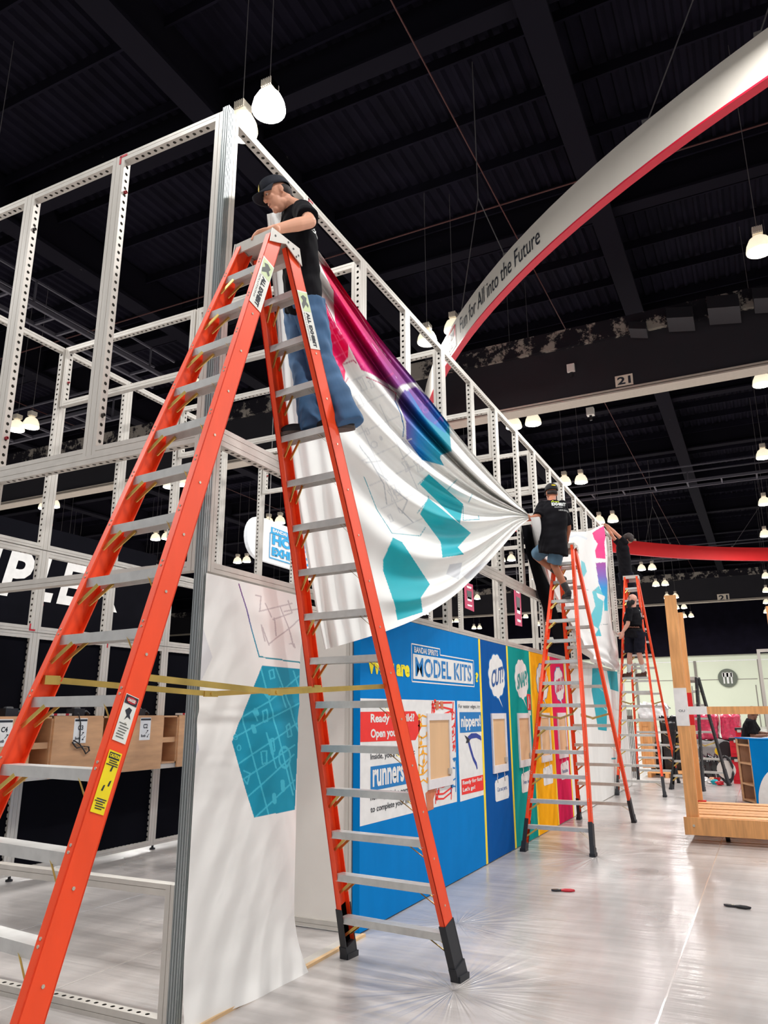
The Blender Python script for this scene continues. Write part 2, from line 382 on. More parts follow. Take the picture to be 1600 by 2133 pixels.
# ------------------------------------------------------------------ curved hanging banner
RC = np.array([26.7, -14.5]); RR = 22.5; RZ = 10.33; RH = 0.8
ring = thing('ring_banner', 'huge ring banner, white outside and red inside, hung above the hall', 'banner', (RC[0], RC[1], RZ))
def ring_strip(r0, z0, r1, z1, n=220):
    V = []; F = []
    for k in range(n):
        a = 2*pi*k/n; V += [(RC[0]+r0*math.cos(a), RC[1]+r0*math.sin(a), z0), (RC[0]+r1*math.cos(a), RC[1]+r1*math.sin(a), z1)]
    for k in range(n): j = (k+1) % n; F.append((2*k, 2*j, 2*j+1, 2*k+1))
    return V, F
M_RING = mat('ring_white', (214,208,198), 0.7, 0, 0.03, 1); M_RINGR = mat('ring_red', (250,44,46), 0.6, 0, 0.03, 1); M_TRIM = mat('ring_trim', (206,20,52), 0.5)
MB().add(*ring_strip(RR, RZ, RR, RZ+RH)).build('outer_face', M_RING, ring)
MB().add(*ring_strip(RR-0.16, RZ, RR-0.16, RZ+RH)).build('inner_face', M_RINGR, ring)
b_ = MB().add(*ring_strip(RR+0.004, RZ, RR-0.164, RZ)); b_.add(*ring_strip(RR+0.004, RZ, RR+0.004, RZ+0.035)); b_.build('bottom_trim', M_TRIM, ring)
MB().add(*ring_strip(RR, RZ+RH, RR-0.16, RZ+RH)).build('top_edge', M_RING, ring)
def ring_pt(th, z, r=RR+0.012): return np.array([RC[0]+r*math.cos(th), RC[1]+r*math.sin(th), z])
def th_of(px, py, z): q = at(px, py, 'z', z); return math.atan2(q[1]-RC[1], q[0]-RC[0]) % (2*pi)
t0, t1 = th_of(962, 690, RZ+.3), th_of(1130, 488, RZ+.45)
V, F, _ = text2d('Fun for All into the Future', 0.0)
MB().add([ring_pt(t0+(t1-t0)*a, RZ+0.24+0.40*b) for a, b in V], F).build('lettering', M_TXT, ring)
ta, tb = th_of(935, 752, RZ+.15), th_of(956, 705, RZ+.3)
lg = MB()
for a0, a1, b0, b1 in ((0,1,0,.06),(0,1,.94,1),(0,.08,0,1),(.92,1,0,1)):
    lg.add([ring_pt(ta+(tb-ta)*a, RZ+.1+.6*b) for a, b in ((a0,b0),(a1,b0),(a1,b1),(a0,b1))], [(0,1,2,3)])
lg.build('logo_frame', M_TRIM, ring)
for s, b0 in (('BANDAI', .54), ('NAMCO', .14)):
    V, F, _ = text2d(s, 0.03)
    MB().add([ring_pt(ta+(tb-ta)*(.14+.72*a), RZ+.1+.6*(b0+.3*b), RR+.016) for a, b in V], F).build('logo_lettering', M_TXT, ring)
for (u, v, topx, topy) in ((1336, 258, 1455, -30), (1044, 535, 996, 412), (1560, 64, 1620, -40), (960, 660, 996, 412), (1345, 1130, 1359, 1055), (1397, 1134, 1359, 1055), (1532, 1138, 1587, 1048)):
    q = at(u, v, 'z', RZ+RH); th = math.atan2(q[1]-RC[1], q[0]-RC[0]); a = ring_pt(th, RZ+RH, RR-.08)
    b = atd(topx, topy, float((a-CAM) @ DH)); top = b if topy > 0 else b
    MB().tube([a, top] + ([np.array([top[0], top[1], CZ])] if topy > 0 else []), 0.012, 5).build('suspension_cable', M_CABLE, ring)
    MB().box(a-.05, a+np.array([.05,.05,.1])).build('shackle', M_CABLE, ring)

# ------------------------------------------------------------------ aluminium modular frames
def rail_mesh(L, kind):
    """a hollow profile of length L along z: outer side x=0, perforated inner web x=FWD, depth y 0..0.062"""
    w, d = 0.060, 0.062; mb = MB(); n = int((L-0.10)/d); s = (L-n*d)/2
    V = [(0,0,0),(0,0,L),(w,0,L),(w,0,0),(0,d,0),(0,d,L),(w,d,L),(w,d,0)]
    # faces with a shallow groove line
    for y, sg in ((0, 1), (d, -1)):
        g = 0.004*sg
        P = [(0,y),(w*.40,y),(w*.40,y+g),(w*.46,y+g),(w*.46,y),(w,y)]
        VV = [(a, b, z) for a, b in P for z in (0, L)]
        FF = [(2*i, 2*i+1, 2*i+3, 2*i+2) if sg > 0 else (2*i+2, 2*i+3, 2*i+1, 2*i) for i in range(5)]
        mb.add(VV, FF)
    mb.add([(0,0,0),(0,d,0),(0,d,L),(0,0,L)], [(0,3,2,1)])
    mb.add([(0,0,0),(w,0,0),(w,d,0),(0,d,0)], [(0,3,2,1)]); mb.add([(0,0,L),(w,0,L),(w,d,L),(0,d,L)], [(0,1,2,3)])
    mb.add([(w,0,0),(w,d,0),(w,d,s),(w,0,s)], [(0,1,2,3)]); mb.add([(w,0,L-s),(w,d,L-s),(w,d,L),(w,0,L)], [(0,1,2,3)])
    r = 0.0135
    for i in range(n):
        z = s+i*d; cy, cz = d/2, z+d/2
        sq = [(w,0,z),(w,d,z),(w,d,z+d),(w,0,z+d)]
        oc = [(w, cy+r*math.cos(2*pi*(k+.5)/8+pi), cz+r*math.sin(2*pi*(k+.5)/8+pi)) for k in range(8)]
        # octagon starts at lower left, counter-clockwise
        f = []
        for c_ in range(4):
            a = 4+(2*c_) % 8; a1 = 4+(2*c_+1) % 8; a2 = 4+(2*c_+2) % 8
            f.append((c_, (c_+1) % 4, a1, a)); f.append(((c_+1) % 4, a2, a1))
        o = []
        mb.add(sq+oc, f)
    return mb
M_HOLE = mat('rail_hole_shadow', (70,68,66), 0.8)
FR = {}
def frame_meshes(w, h):
    """four rails of a frame w x h, as mesh data shared by every copy"""
    if (w, h) in FR: return FR[(w, h)]
    out = []
    for kind in ('left', 'right', 'bottom', 'top'):
        L = h if kind in ('left', 'right') else w-0.12
        mb = rail_mesh(L, kind); V = np.array(mb.v); F = mb.f
        if kind == 'right': V = np.stack([w-V[:,0], V[:,1], V[:,2]], 1); F = [f[::-1] for f in F]
        if kind == 'bottom': V = np.stack([0.060+V[:,2], V[:,1], V[:,0]], 1); F = [f[::-1] for f in F]
        if kind == 'top': V = np.stack([0.060+V[:,2], V[:,1], h-V[:,0]], 1)
        me = bpy.data.meshes.new('rail'); me.from_pydata(V.tolist(), [], F); me.update(); me.materials.append(M_ALU); out.append(me)
    bo = bpy.data.meshes.new('connector_bolt')
    mb = MB().lathe((0.060, 0.031, 0), [(0.013,0),(0.013,0.02),(0.008,0.021),(0.008,0.012),(0,0.012)], 10, 'x'); bo.from_pydata(mb.v, [], mb.f); bo.update()
    FR[(w, h)] = (out, bo); return FR[(w, h)]
M_RBOLT = mat('red_bolt', (150,26,40), 0.4); M_DBOLT = mat('dark_bolt', (70,66,64), 0.4, 0.5)
BOLTS = {}
def frame(w, h, loc, rz, label, group, bolt=1, sticker=None):
    ms, bo = frame_meshes(w, h)
    t = thing('aluminium_frame', label, 'frame', loc, group, rz)
    for me, nm in zip(ms, ('upright_rail', 'upright_rail', 'cross_rail', 'cross_rail')):
        obj(nm, me, M_ALU, t)
    for i in range(bolt):
        k = ('r' if (i+len(label)) % 2 else 'd')
        if k not in BOLTS:
            BOLTS[k] = bo.copy(); BOLTS[k].materials.append(M_RBOLT if k == 'r' else M_DBOLT)
        b = obj('connector_bolt', BOLTS[k], None, t); b.location = (0, 0, [0.30, h-0.33, h*0.5][i % 3])
    if sticker:
        sx, sz = sticker
        q = MB().box((0,-0.002,0),(0.075,0.0,0.018)).box((0,-0.002,0.018 if sz > 0 else 0),(0.018,0,0.075)) if sz > 0 else MB().box((0,-0.002,-0.018),(0.075,0,0)).box((0,-0.002,-0.075),(0.018,0,0))
        s_ = q.build('corner_sticker', M_RED, None); s_.parent = t; s_.location = (0.008 if sx > 0 else w-0.083, 0, 0.008 if sz > 0 else h-0.008)
    return t
M0 = 0.056; D = 0.992; Z1, Z2, Z3 = 2.42, 3.303, 5.745
for k in range(15):
    frame(D, Z3-Z2, (M0+k*D, 0, Z2), 0, 'tall aluminium frame in the top row of the long front, %s from the corner post' % ORD[k], 'top row frames of the long front', 2, (1, -1) if k in (1,) else None)
for k in range(7):
    frame(2*D, Z2-Z1, (M0+2*k*D, 0, Z1), 0, 'low wide aluminium frame above the graphic wall, %s from the corner post' % ORD[k], 'middle row frames of the long front', 1)
for k in range(4):
    frame(D, Z3-Z2, (0, M0+(k+1)*D, Z2), -pi/2, 'tall aluminium frame, top row of the short left side, %s from corner post' % ORD[k], 'top row frames of the left side', 2, (1, -1) if k == 0 else None)
for k in range(2):
    frame(2*D, Z2-Z1, (0, M0+2*(k+1)*D, Z1), -pi/2, 'wide aluminium frame in the middle row of the left side, %s from the corner post' % ORD[k], 'middle row frames of the left side', 0)
    frame(2*D, 0.70, (0, M0+2*(k+1)*D, 0), -pi/2, 'low frame standing on the floor on the left side, %s from corner post' % ORD[k], 'floor frames of the left side', 0)
YB = 3.97; XB = 0.10
for k in range(15):
    frame(D, Z3-Z2-0.03, (XB+k*D, YB, Z2+0.03), 0, 'tall aluminium frame in the top row of the rear wall, %s from the left' % ORD[k], 'top row frames of the rear wall', 1, (1, -1) if k == 3 else None)
    frame(D, Z2-Z1, (XB+k*D, YB, Z1+0.02), 0, 'short aluminium frame in the middle row of the rear wall, %s from the left' % ORD[k], 'middle row frames of the rear wall', 1, (-1, 1) if k == 1 else None)
for k in range(7):
    f = frame(D, Z1-0.04, (XB+k*D, YB, 0.05), 0, 'black-covered frame in the bottom row of the rear wall, %s from the left' % ORD[k], 'bottom row frames of the rear wall', 1, (1, -1) if k == 3 else None)
    o = MB().box((0.04, 0.035, 0.04), (D-0.04, 0.045, Z1-0.08)).build('black_infill', M_BFAB); o.parent = f
    o = MB().tube([(0.05,0.03,0.0),(0.05,0.03,-0.03)], 0.014, 8).lathe((0.05,0.03,-0.05), [(0.035,0),(0.035,0.015),(0.02,0.022)], 12).build('levelling_foot', M_BLACK); o.parent = f
for i in range(1, 8):
    x = M0+2*D*i+0.031
    for j in range(2):
        frame(1.93, 0.744, (x-0.031, 0.07+1.95*(j+1)-0.02, Z3-0.744), -pi/2, '%s cross frame bridging the booth at the top, %s from the corner' % (['near', 'rear'][j], ORD[i-1]), 'cross frames bridging the booth', 1)
for j in range(4):
    for z0, h, nm in ((Z2, Z3-Z2, 'top'), (Z1, Z2-Z1, 'middle'), (0.0, Z1, 'bottom')):
        frame(0.96, h, (M0+15*D, 0.07+0.98*(j+1)-0.01, z0), -pi/2, 'aluminium frame in the %s row of the far end wall, %s from the front' % (nm, ORD[j]), 'end wall frames', 0)
# corner post: grooved grey extrusion
cp = MB(); A = 0.054
prof = [(0,0)]
def groove_side(p0, p1, inn, n=3):
    p0 = np.array(p0); p1 = np.array(p1); inn = np.array(inn); out = []
    for i in range(n):
        for f_, dpt in ((0.30, 0), (0.36, 1), (0.62, 1), (0.68, 0)):
            q = p0+(p1-p0)*((i+f_)/n)+inn*(0.004*dpt); out.append(tuple(q))
    return out
pf = [(0,0)]+groove_side((0,0),(A,0),(0,1))+[(A,0)]+[(A,A)]+[(0,A)]+groove_side((0,A),(0,0),(1,0))
n_ = len(pf)
cp.add([(x, y, z) for z in (0, Z3+0.03) for x, y in pf], [tuple(range(n_))[::-1], tuple(range(n_, 2*n_))]+[(i, (i+1) % n_, n_+(i+1) % n_, n_+i) for i in range(n_)])
tag(cp.build('corner_post', M_ALUD), 'tall grey grooved extrusion post at the near corner of the booth', 'post')
# big sign panel hung behind the rear wall
sp = thing('dark_sign_panel', 'black hall sign with large white slanted letters behind the rear frames', 'sign', (5.5, 8.0, 3.2))
a, b = at(-60, 1120, 'y', 8.0), at(316, 1300, 'y', 8.0)
MB().box((a[0]-2, 8.0, 2.0), (b[0], 8.15, 4.75)).build('panel', M_BFAB, sp)
for s, x0, x1 in (('M', 3.3, 4.45), ('P', 4.52, 5.12), ('L', 5.20, 5.64), ('E', 5.66, 6.20), ('X', 6.17, 7.16)):
    text_on(s, (x0, 7.99, 3.46), (x1-x0-.1, 0, -0.0), (0.16, 0, 0.78), M_WHITE, sp, 0.035)

# ------------------------------------------------------------------ step ladders
LH, DR, DF, LB, LT, LDT = 4.444, 1.536, 1.59, 0.42, 0.125, 0.0726
def lrail(sec, sd):
    """bottom and top of a side rail centre line; sec -1 front, +1 rear; sd +1 wall side"""
    return np.array([sec*(DR if sec > 0 else DF), sd*LB, 0.0]), np.array([sec*LDT, sd*LT, LH-0.02])
RW = 0.052
def rail_axes(sec, sd):
    b, t = lrail(sec, sd); d = (t-b)/np.linalg.norm(t-b); V = np.array([0, 1.0, 0]); U = np.cross(V, d); U /= np.linalg.norm(U); V = np.cross(d, U)
    return b, t, d, U*(1 if U[0] > 0 else -1), V*sd      # U along depth (+x), V outward
NS = 15
def make_ladder(orange=None, boots=True):
    ORANGE_ = orange or M_ORANGE
    L = thing('step_ladder', 'x', 'ladder')
    rv = MB()
    for sec in (-1, 1):
        for sd in (1, -1):
            b, t, d, U, V = rail_axes(sec, sd)
            p0 = b+d*0.10; mb = MB()
            mb.bar(p0+V*0.012, t+V*0.012, U, V, RW, 0.003)
            for e in (-1, 1): mb.bar(p0+U*e*(RW-0.003)-V*0.004, t+U*e*(RW-0.003)-V*0.004, U, V, 0.003, 0.019)
            r = mb.build('side_rail', ORANGE_, L)
            bt = MB()
            bt.bar(b+d*0.01+V*0.014, b+d*0.36+V*0.014, U, V, RW+0.004, 0.005)
            for e in (-1, 1): bt.bar(b+d*0.01+U*e*(RW+.001)-V*0.004, b+d*0.36+U*e*(RW+.001)-V*0.004, U, V, 0.004, 0.024)
            bt.box(b+np.array([-.062,-.034,0]), b+np.array([.062,.034,.035])).bar(b+d*0.01, b+d*0.10, U, V, RW+0.009, 0.027)
            bt.build('rubber_boot', M_RUBBER, r)
            for n in range(1, NS+1):
                c = b+(t-b)*(n*LH/(NS+1)/t[2])
                for e in (-1, 1):
                    q = c+U*sec*(RW)-V*0.004+d*0.012*e
                    rv.lathe(q, [(0.006,-0.003),(0.006,0.003)], 6, 'x')
                q = c-d*0.12+V*0.016
                rv.lathe(q, [(0.007,-0.002),(0.007,0.002)], 6, 'y')
    rv.build('rivets', M_RIVET, L, stuff=True)
    for sec in (-1, 1):
        for n in range(1, NS+1):
            z = n*LH/(NS+1); f = z/LH; x = sec*((DR if sec > 0 else DF)*(1-f)+LDT*f); w = LB*(1-f)+LT*f-0.008
            x0, x1 = x-0.042, x+0.042
            mb = MB().box((x0,-w,z-0.005), (x1,w,z)).box((x0,-w,z-0.044), (x0+0.004,w,z-0.005)).box((x1-0.004,-w,z-0.044), (x1,w,z-0.005))
            st = mb.build('step', M_STEP, L)
            for sd in (1, -1):
                b, t, d, U, V = rail_axes(sec, sd)
                dz = 0.125; g = (z-dz)/LH; xb = sec*((DR if sec > 0 else DF)*(1-g)+LDT*g); wb = LB*(1-g)+LT*g
                br = MB(); iy = w*0.62 if w > 0.2 else w*0.45
                for e in (-1, 1):
                    br.bar((x+e*0.034, sd*iy, z-0.024), (xb+e*0.030, sd*(wb-0.012), z-dz), (1,0,0), (0,0.6,0.6), 0.003, 0.0085)
                br.build('step_brace', M_GOLD, st)
    # folding spreader bars
    zs = 0.392*LH
    for sd in (1, -1):
        f = zs/LH; xf, xr = -(DF*(1-f)+LDT*f), DR*(1-f)+LDT*f; w = LB*(1-f)+LT*f-0.02
        hinge = np.array([-0.05, sd*(w-0.05), zs-0.045])
        sp_ = MB().bar((xf+.03, sd*w, zs), hinge, (0,1,0), (0,0,1), 0.003, 0.014).build('spreader_bar', M_GOLD, L)
        sp_ = MB().bar(hinge, (xr-.03, sd*w, zs+.01), (0,1,0), (0,0,1), 0.003, 0.014).build('spreader_bar', M_GOLD, L)
        MB().box(hinge-np.array([.05,.006,.016]), hinge+np.array([.05,.006,.016])).lathe(hinge+np.array([0,-.012,0]), [(.009,0),(.009,.024)], 8, 'y').build('hinge', M_GOLD, sp_)
        MB().box((xf-.03, sd*w-.008, zs-.02), (xf+.045, sd*w+.014, zs+.02)).box((xr-.045, sd*w-.008, zs-.01), (xr+.03, sd*w+.014, zs+.03)).build('bracket', M_GOLD, L)
    # top cap
    cp_ = MB().box((-.125,-.15,LH-.008), (.125,.15,LH+.004)).box((-.128,-.15,LH-.068), (-.118,.15,LH+.004)).box((.118,-.15,LH-.068), (.128,.15,LH+.004))
    cap = cp_.build('top_cap', M_ALU, L)
    for sd in (1, -1):
        y = sd*.152
        pl = MB().prism([(-.145,y,LH-.095),(-.13,y,LH+.006),(.13,y,LH+.006),(.16,y,LH-.105),(.09,y,LH-.08),(0,y,LH-.035),(-.08,y,LH-.07)], (0,sd,0), 0.006).build('cap_side_plate', M_ALU, cap)
    hl = MB()
    for x, z in ((-.1,LH-.035),(.02,LH-.012),(.07,LH-.03),(.12,LH-.05),(.10,LH-.07)): hl.lathe((x,-.160,z), [(.007,0),(.007,.003)], 8, 'y')
    hl.build('cap_bolt_holes', M_BLACK, cap, stuff=True)
    MB().box((.05,-.11,LH-.12), (.10,.11,LH-.05)).build('tool_bar', M_ALU, L)
    MB().box((.02,.06,LH-.13), (.035,.10,LH-.04)).build('tool_clip', M_RED, L)
    return L
lad1 = make_ladder(); lad1.location = (-0.060, -0.426, 0); lad1.rotation_euler = (0, 0, -0.1152)
lad1['label'] = 'tallest orange step ladder in the foreground straddling the booth corner'
lad3 = copy_tree(lad1); lad3.location = (14.33, -0.46, 0); lad3.rotation_euler = (0, 0, 0.02); lad3.scale = (1.035, 1.06, 1.035); lad3['label'] = 'farthest orange step ladder carrying the bald bearded man'
LH, DR, DF, LB, LT, NS = 3.96, 1.49, 1.50, 0.405, 0.12, 13
lad2 = make_ladder(); lad2.location = (7.40, -0.53, 0); lad2['label'] = 'orange step ladder in the middle with the man in denim shorts on it'
LH, DR, DF, LB, LT, NS = 4.444, 1.536, 1.59, 0.42, 0.125, 15
for l in (lad1, lad2, lad3): l['group'] = 'orange fibreglass step ladders'
def loc1(): return None
# stickers of the foreground ladder (local coordinates of its rails)
def sticker(sec, z0, z1, u0, u1, m, name='sticker', off=0.018):
    b, t, d, U, V = rail_axes(sec, -1)
    f = lambda z, u: b+d*((z-b[2])/d[2])+U*u+V*off
    mb = MB().add([f(z0,u0), f(z0,u1), f(z1,u1), f(z1,u0)], [(0,1,2,3)])
    me = bpy.data.meshes.new(name); me.from_pydata(mb.v, [], mb.f); me.update(); o = obj(name, me, m, lad1); return o, f
def on_rail(text, par, f, ztop, zbot, ulo, uhi, m, bold=0.03, upright=False):
    V2, F, _ = text2d(text, bold)
    P = [f(ztop+(zbot-ztop)*a, ulo+(uhi-ulo)*b) for a, b in V2] if not upright else [f(zbot+(ztop-zbot)*b, ulo+(uhi-ulo)*a) for a, b in V2]
    me = bpy.data.meshes.new('lettering'); me.from_pydata([tuple(p) for p in P], [], F); me.update(); obj('lettering', me, m, par)
M_STK = mat('sticker_white', (232,232,224), 0.4); M_LIME = mat('sticker_lime', (206,222,170), 0.5); M_STY = mat('sticker_yellow', (246,222,20), 0.45); M_GREYT = mat('small_grey_text', (92,96,92), 0.6)
for sec, z0, z1 in ((-1, 3.83, 4.20), (1, 3.80, 4.16)):
    s, f = sticker(sec, z0, z1, -.05, .05, M_STK)
    f2 = sticker.__wrapped__ if False else None
    fo = lambda z, u, f=f, sec=sec: f(z, u)+np.array([0,-.001,0])
    on_rail('ALL EXHIBIT', s, fo, z1-.135, z0+.012, -.012, .022, M_TXT, 0.06)
    on_rail('SOLUTIONS', s, fo, z1-.135, z0+.05, -.036, -.024, M_GREYT, 0.0)
    me = bpy.data.meshes.new('logo_patch'); me.from_pydata([tuple(f(z1-.128+a, b)+np.array([0,-.0006,0])) for a, b in ((0,-.03),(0,.046),(.118,.046),(.118,-.044))], [], [(0,1,2,3)]); me.update(); obj('logo_patch', me, M_LIME, s)
    me = bpy.data.meshes.new('leaping_figure_logo'); q = [(.0,-.03),(.03,-.035),(.055,-.015),(.075,-.03),(.09,0),(.075,.03),(.05,.02),(.03,.035),(.012,.025),(.03,.005)]
    me.from_pydata([tuple(fo(z1-.115+a, b)) for a, b in q], [], [tuple(range(len(q)))]); me.update(); obj('leaping_figure_logo', me, M_GREYT, s)
s, f = sticker(-1, 1.485, 1.66, -.038, .03, M_STK); fo = lambda z, u, f=f: f(z, u)+np.array([0,-.001,0])
me = bpy.data.meshes.new('warning_band'); me.from_pydata([tuple(fo(z,u)) for z, u in ((1.625,-.036),(1.625,.028),(1.657,.028),(1.657,-.036))], [], [(0,1,2,3)]); me.update(); obj('warning_band', me, M_TXT, s)
fo2 = lambda z, u, f=f: f(z, u)+np.array([0,-.002,0])
me = bpy.data.meshes.new('warning_oval'); me.from_pydata([tuple(fo2(1.641+.012*math.sin(a), -.004+.026*math.cos(a))) for a in np.linspace(0, 2*pi, 16, False)], [], [tuple(range(16))]); me.update(); obj('warning_oval', me, M_RED, s)
fo3 = lambda z, u, f=f: f(z, u)+np.array([0,-.003,0])
on_rail('DANGER', s, fo3, 1.647, 1.635, -.024, .016, M_STK, .04, True)
q = [(1.60,-.02),(1.615,-.005),(1.61,.012),(1.59,.008),(1.575,.018),(1.58,0),(1.565,-.012),(1.585,-.006)]
me = bpy.data.meshes.new('falling_figure'); me.from_pydata([tuple(fo(z,u)) for z, u in q], [], [tuple(range(len(q)))]); me.update(); obj('falling_figure', me, M_TXT, s)
def lines(par, fo, z0, z1, u0, u1, n, m):
    mb = MB()
    for i in range(n):
        z = z1+(z0-z1)*(i+.5)/n; a = u0+rng.uniform(0,.2)*(u1-u0); b = u1-rng.uniform(0,.3)*(u1-u0)
        mb.add([fo(z,a), fo(z,b), fo(z+.0035,b), fo(z+.0035,a)], [(0,1,2,3)])
    me = bpy.data.meshes.new('small_print'); me.from_pydata(mb.v, [], mb.f); me.update(); obj('small_print', me, m, par)
lines(s, fo, 1.495, 1.555, -.032, .024, 6, M_GREYT)
s, f = sticker(-1, 1.235, 1.45, -.034, .03, M_STY, 'caution_sticker'); fo = lambda z, u, f=f: f(z, u)+np.array([0,-.001,0])
me = bpy.data.meshes.new('caution_band'); me.from_pydata([tuple(fo(z,u)) for z, u in ((1.422,-.028),(1.422,.024),(1.444,.024),(1.444,-.028))], [], [(0,1,2,3)]); me.update(); obj('caution_band', me, M_TXT, s)
fo2 = lambda z, u, f=f: f(z, u)+np.array([0,-.002,0])
on_rail('CAUTION', s, fo2, 1.440, 1.427, -.026, .022, M_STY, .05, True)
lines(s, fo, 1.245, 1.285, -.03, .026, 5, M_TXT); lines(s, fo, 1.395, 1.418, -.03, .026, 3, M_TXT)
for z, u in ((1.38, 0), (1.33, .01), (1.31, -.012)):
    me = bpy.data.meshes.new('pictogram'); me.from_pydata([tuple(fo(z+a, u+b)) for a, b in ((0,-.004),(0,.004),(.022,.008),(.018,0))], [], [(0,1,2,3)]); me.update(); obj('pictogram', me, M_TXT, s)

# ------------------------------------------------------------------ painting helper for printed fabric
def inside(P, poly):
    x, y = P[:, 0], P[:, 1]; r = np.zeros(len(P), bool); n = len(poly); j = n-1
    for i in range(n):
        xi, yi = poly[i]; xj, yj = poly[j]
        r ^= ((yi > y) != (yj > y)) & (x < (xj-xi)*(y-yi)/((yj-yi) if abs(yj-yi) > 1e-9 else 1e-9)+xi); j = i
    return r
def segd(P, a, b):
    a = np.array(a, float); b = np.array(b, float); d = b-a; t = np.clip(((P-a) @ d)/(d @ d+1e-9), 0, 1)
    return np.linalg.norm(P-a-t[:, None]*d, axis=1)
def paint(P, layers, base):
    C = np.tile(np.array(lin(base)), (len(P), 1))
    for l in layers:
        k = l[0]
        if k == 'poly':
            m = inside(P, l[1])
            if callable(l[2]): C[m] = l[2](P[m])
            else: C[m] = lin(l[2])
        elif k in ('line', 'lineT'):
            pts, w, col = l[1], l[2], l[3]; clip = l[4] if len(l) > 4 else None
            for a, b in zip(pts[:-1], pts[1:]):
                m = segd(P, a, b) < w/2
                if clip is not None: m &= inside(P, clip)
                C[m] = col(P[m]) if callable(col) else lin(col)
        elif k == 'ring':
            d = np.abs(np.linalg.norm((P-np.array(l[1]))/np.array([1, l[5] if len(l) > 5 else 1.0]), axis=1)-l[2]); m = d < l[3]/2; C[m] = lin(l[4])
    return C
def grad(stops, axis=(1, 0)):
    """colour running through (position, colour) stops along an axis"""
    ps = np.array([s[0] for s in stops]); cs = np.array([lin(s[1]) for s in stops]); ax = np.array(axis, float)
    return lambda P: np.stack([np.interp(P @ ax, ps, cs[:, i]) for i in range(3)], 1)
def sprue(poly, n, w, col, seed, ang=0.0, parts=True):
    """a lattice of model-kit runners with little parts, clipped to a polygon"""
    r = np.random.default_rng(seed); q = np.array(poly); lo = q.min(0); hi = q.max(0); c = (lo+hi)/2; R = np.linalg.norm(hi-lo)/2
    ca, sa = math.cos(ang), math.sin(ang); out = []
    def tr(a, b): return (c[0]+R*(a*ca-b*sa), c[1]+R*(a*sa+b*ca))
    g = np.linspace(-1, 1, n)
    for t in g:
        a, b = r.uniform(-1, -.3), r.uniform(.3, 1); out.append(('line', [tr(a, t), tr(b, t)], w, col, poly))
        a, b = r.uniform(-1, -.3), r.uniform(.3, 1); out.append(('line', [tr(t+.1, a), tr(t+.1, b)], w, col, poly))
    if parts:
        for i in range(n*n):
            a, b = r.uniform(-.9, .9, 2); s = r.uniform(.25, .6)/n; k = r.integers(4)
            if k < 2: out.append(('line', [tr(a-s, b), tr(a+s, b), tr(a+s, b+s), tr(a, b+s*.7), tr(a-s, b+s), tr(a-s, b)], w*.9, col, poly))
            elif k == 2: out.append(('line', [tr(a, b), tr(a+s*.5, b)], w*3.0, col, poly))
            else: out += [('line', [tr(a+s*.6*math.cos(v), b+s*.6*math.sin(v)) for v in np.linspace(0, 2*pi, 9)], w, col, poly)]
    return out
M_PRINT = mat('printed_fabric', (255,255,255), 0.62, 0, 0.03, 3, 0.0, attr='Col', spec=0.3)
def cloth(name, G, C, m=None, parent=None):
    """G: (nu, nv, 3) grid of points, C: colours per point"""
    nu, nv = G.shape[:2]; me = bpy.data.meshes.new(name)
    idx = np.arange(nu*nv).reshape(nu, nv); F = np.stack([idx[:-1, :-1], idx[1:, :-1], idx[1:, 1:], idx[:-1, 1:]], -1).reshape(-1, 4)
    V = G.reshape(-1, 3)
    if parent is not None: V = V-np.array(parent_origin(parent))
    me.vertices.add(len(V)); me.vertices.foreach_set('co', V.astype(np.float32).ravel())
    me.loops.add(F.size); me.loops.foreach_set('vertex_index', F.astype(np.int32).ravel())
    me.polygons.add(len(F)); me.polygons.foreach_set('loop_start', np.arange(0, F.size, 4, dtype=np.int32)); 
    me.polygons.foreach_set('use_smooth', np.ones(len(F), bool)); me.update(calc_edges=True); me.validate()
    ca = me.color_attributes.new('Col', 'FLOAT_COLOR', 'POINT'); ca.data.foreach_set('color', np.concatenate([C, np.ones((len(C), 1))], 1).astype(np.float32).ravel())
    return obj(name, me, m or M_PRINT, parent)
def to_px(P):
    v = P-CAM; z = v @ FW; return np.stack([800+FOC*(v @ RT)/z, 1066.5-FOC*(v @ UP)/z], -1)

# ---- white banner at the corner, hanging from the middle rail to the floor
nu, nv = 250, 520
u = np.linspace(0, 1, nu)[:, None]; v_ = np.linspace(0, 1, nv)[None, :]
X = 0.035+(1.055+0.05*np.clip((v_-.8)/.2, 0, 1)**2*u)*u+0*v_; Z = 2.405*(1-v_)+0.02*v_+0*u
Z = Z+0.035*np.clip((v_-.9)/.1, 0, 1)*(-u)
Yc = -0.008+0*X
Yc = Yc-0.006*np.sin(9*u+3*v_)*np.clip(v_, 0, 1)*0.6-0.0035*np.sin(15*u+6*v_+1)*v_**1.5-0.10*np.clip((v_-.86)/.14, 0, 1)**2*(0.3+0.7*u)
Yc = Yc-0.005*np.exp(-((v_-.33-.02*np.sin(4*u))/.012)**2)-0.014*np.exp(-((v_-.06-.06*u**2)/.03)**2)*u+0.006*np.exp(-((v_-.36)/.02)**2)
G = np.stack([X, Yc, Z], -1)
PX = to_px(np.stack([X, 0*X-0.008, Z], -1).reshape(-1, 3))
zz = lambda L: [(330+a/3.556, 1150+b/3.556) for a, b in L]
HEX = zz([(770,838),(1060,868),(1012,1910),(708,1965),(545,1405)])
TL = (64,186,212)
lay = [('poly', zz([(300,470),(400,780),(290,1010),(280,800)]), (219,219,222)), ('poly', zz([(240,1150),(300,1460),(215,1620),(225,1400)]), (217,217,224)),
       ('poly', HEX, (0,146,178))]
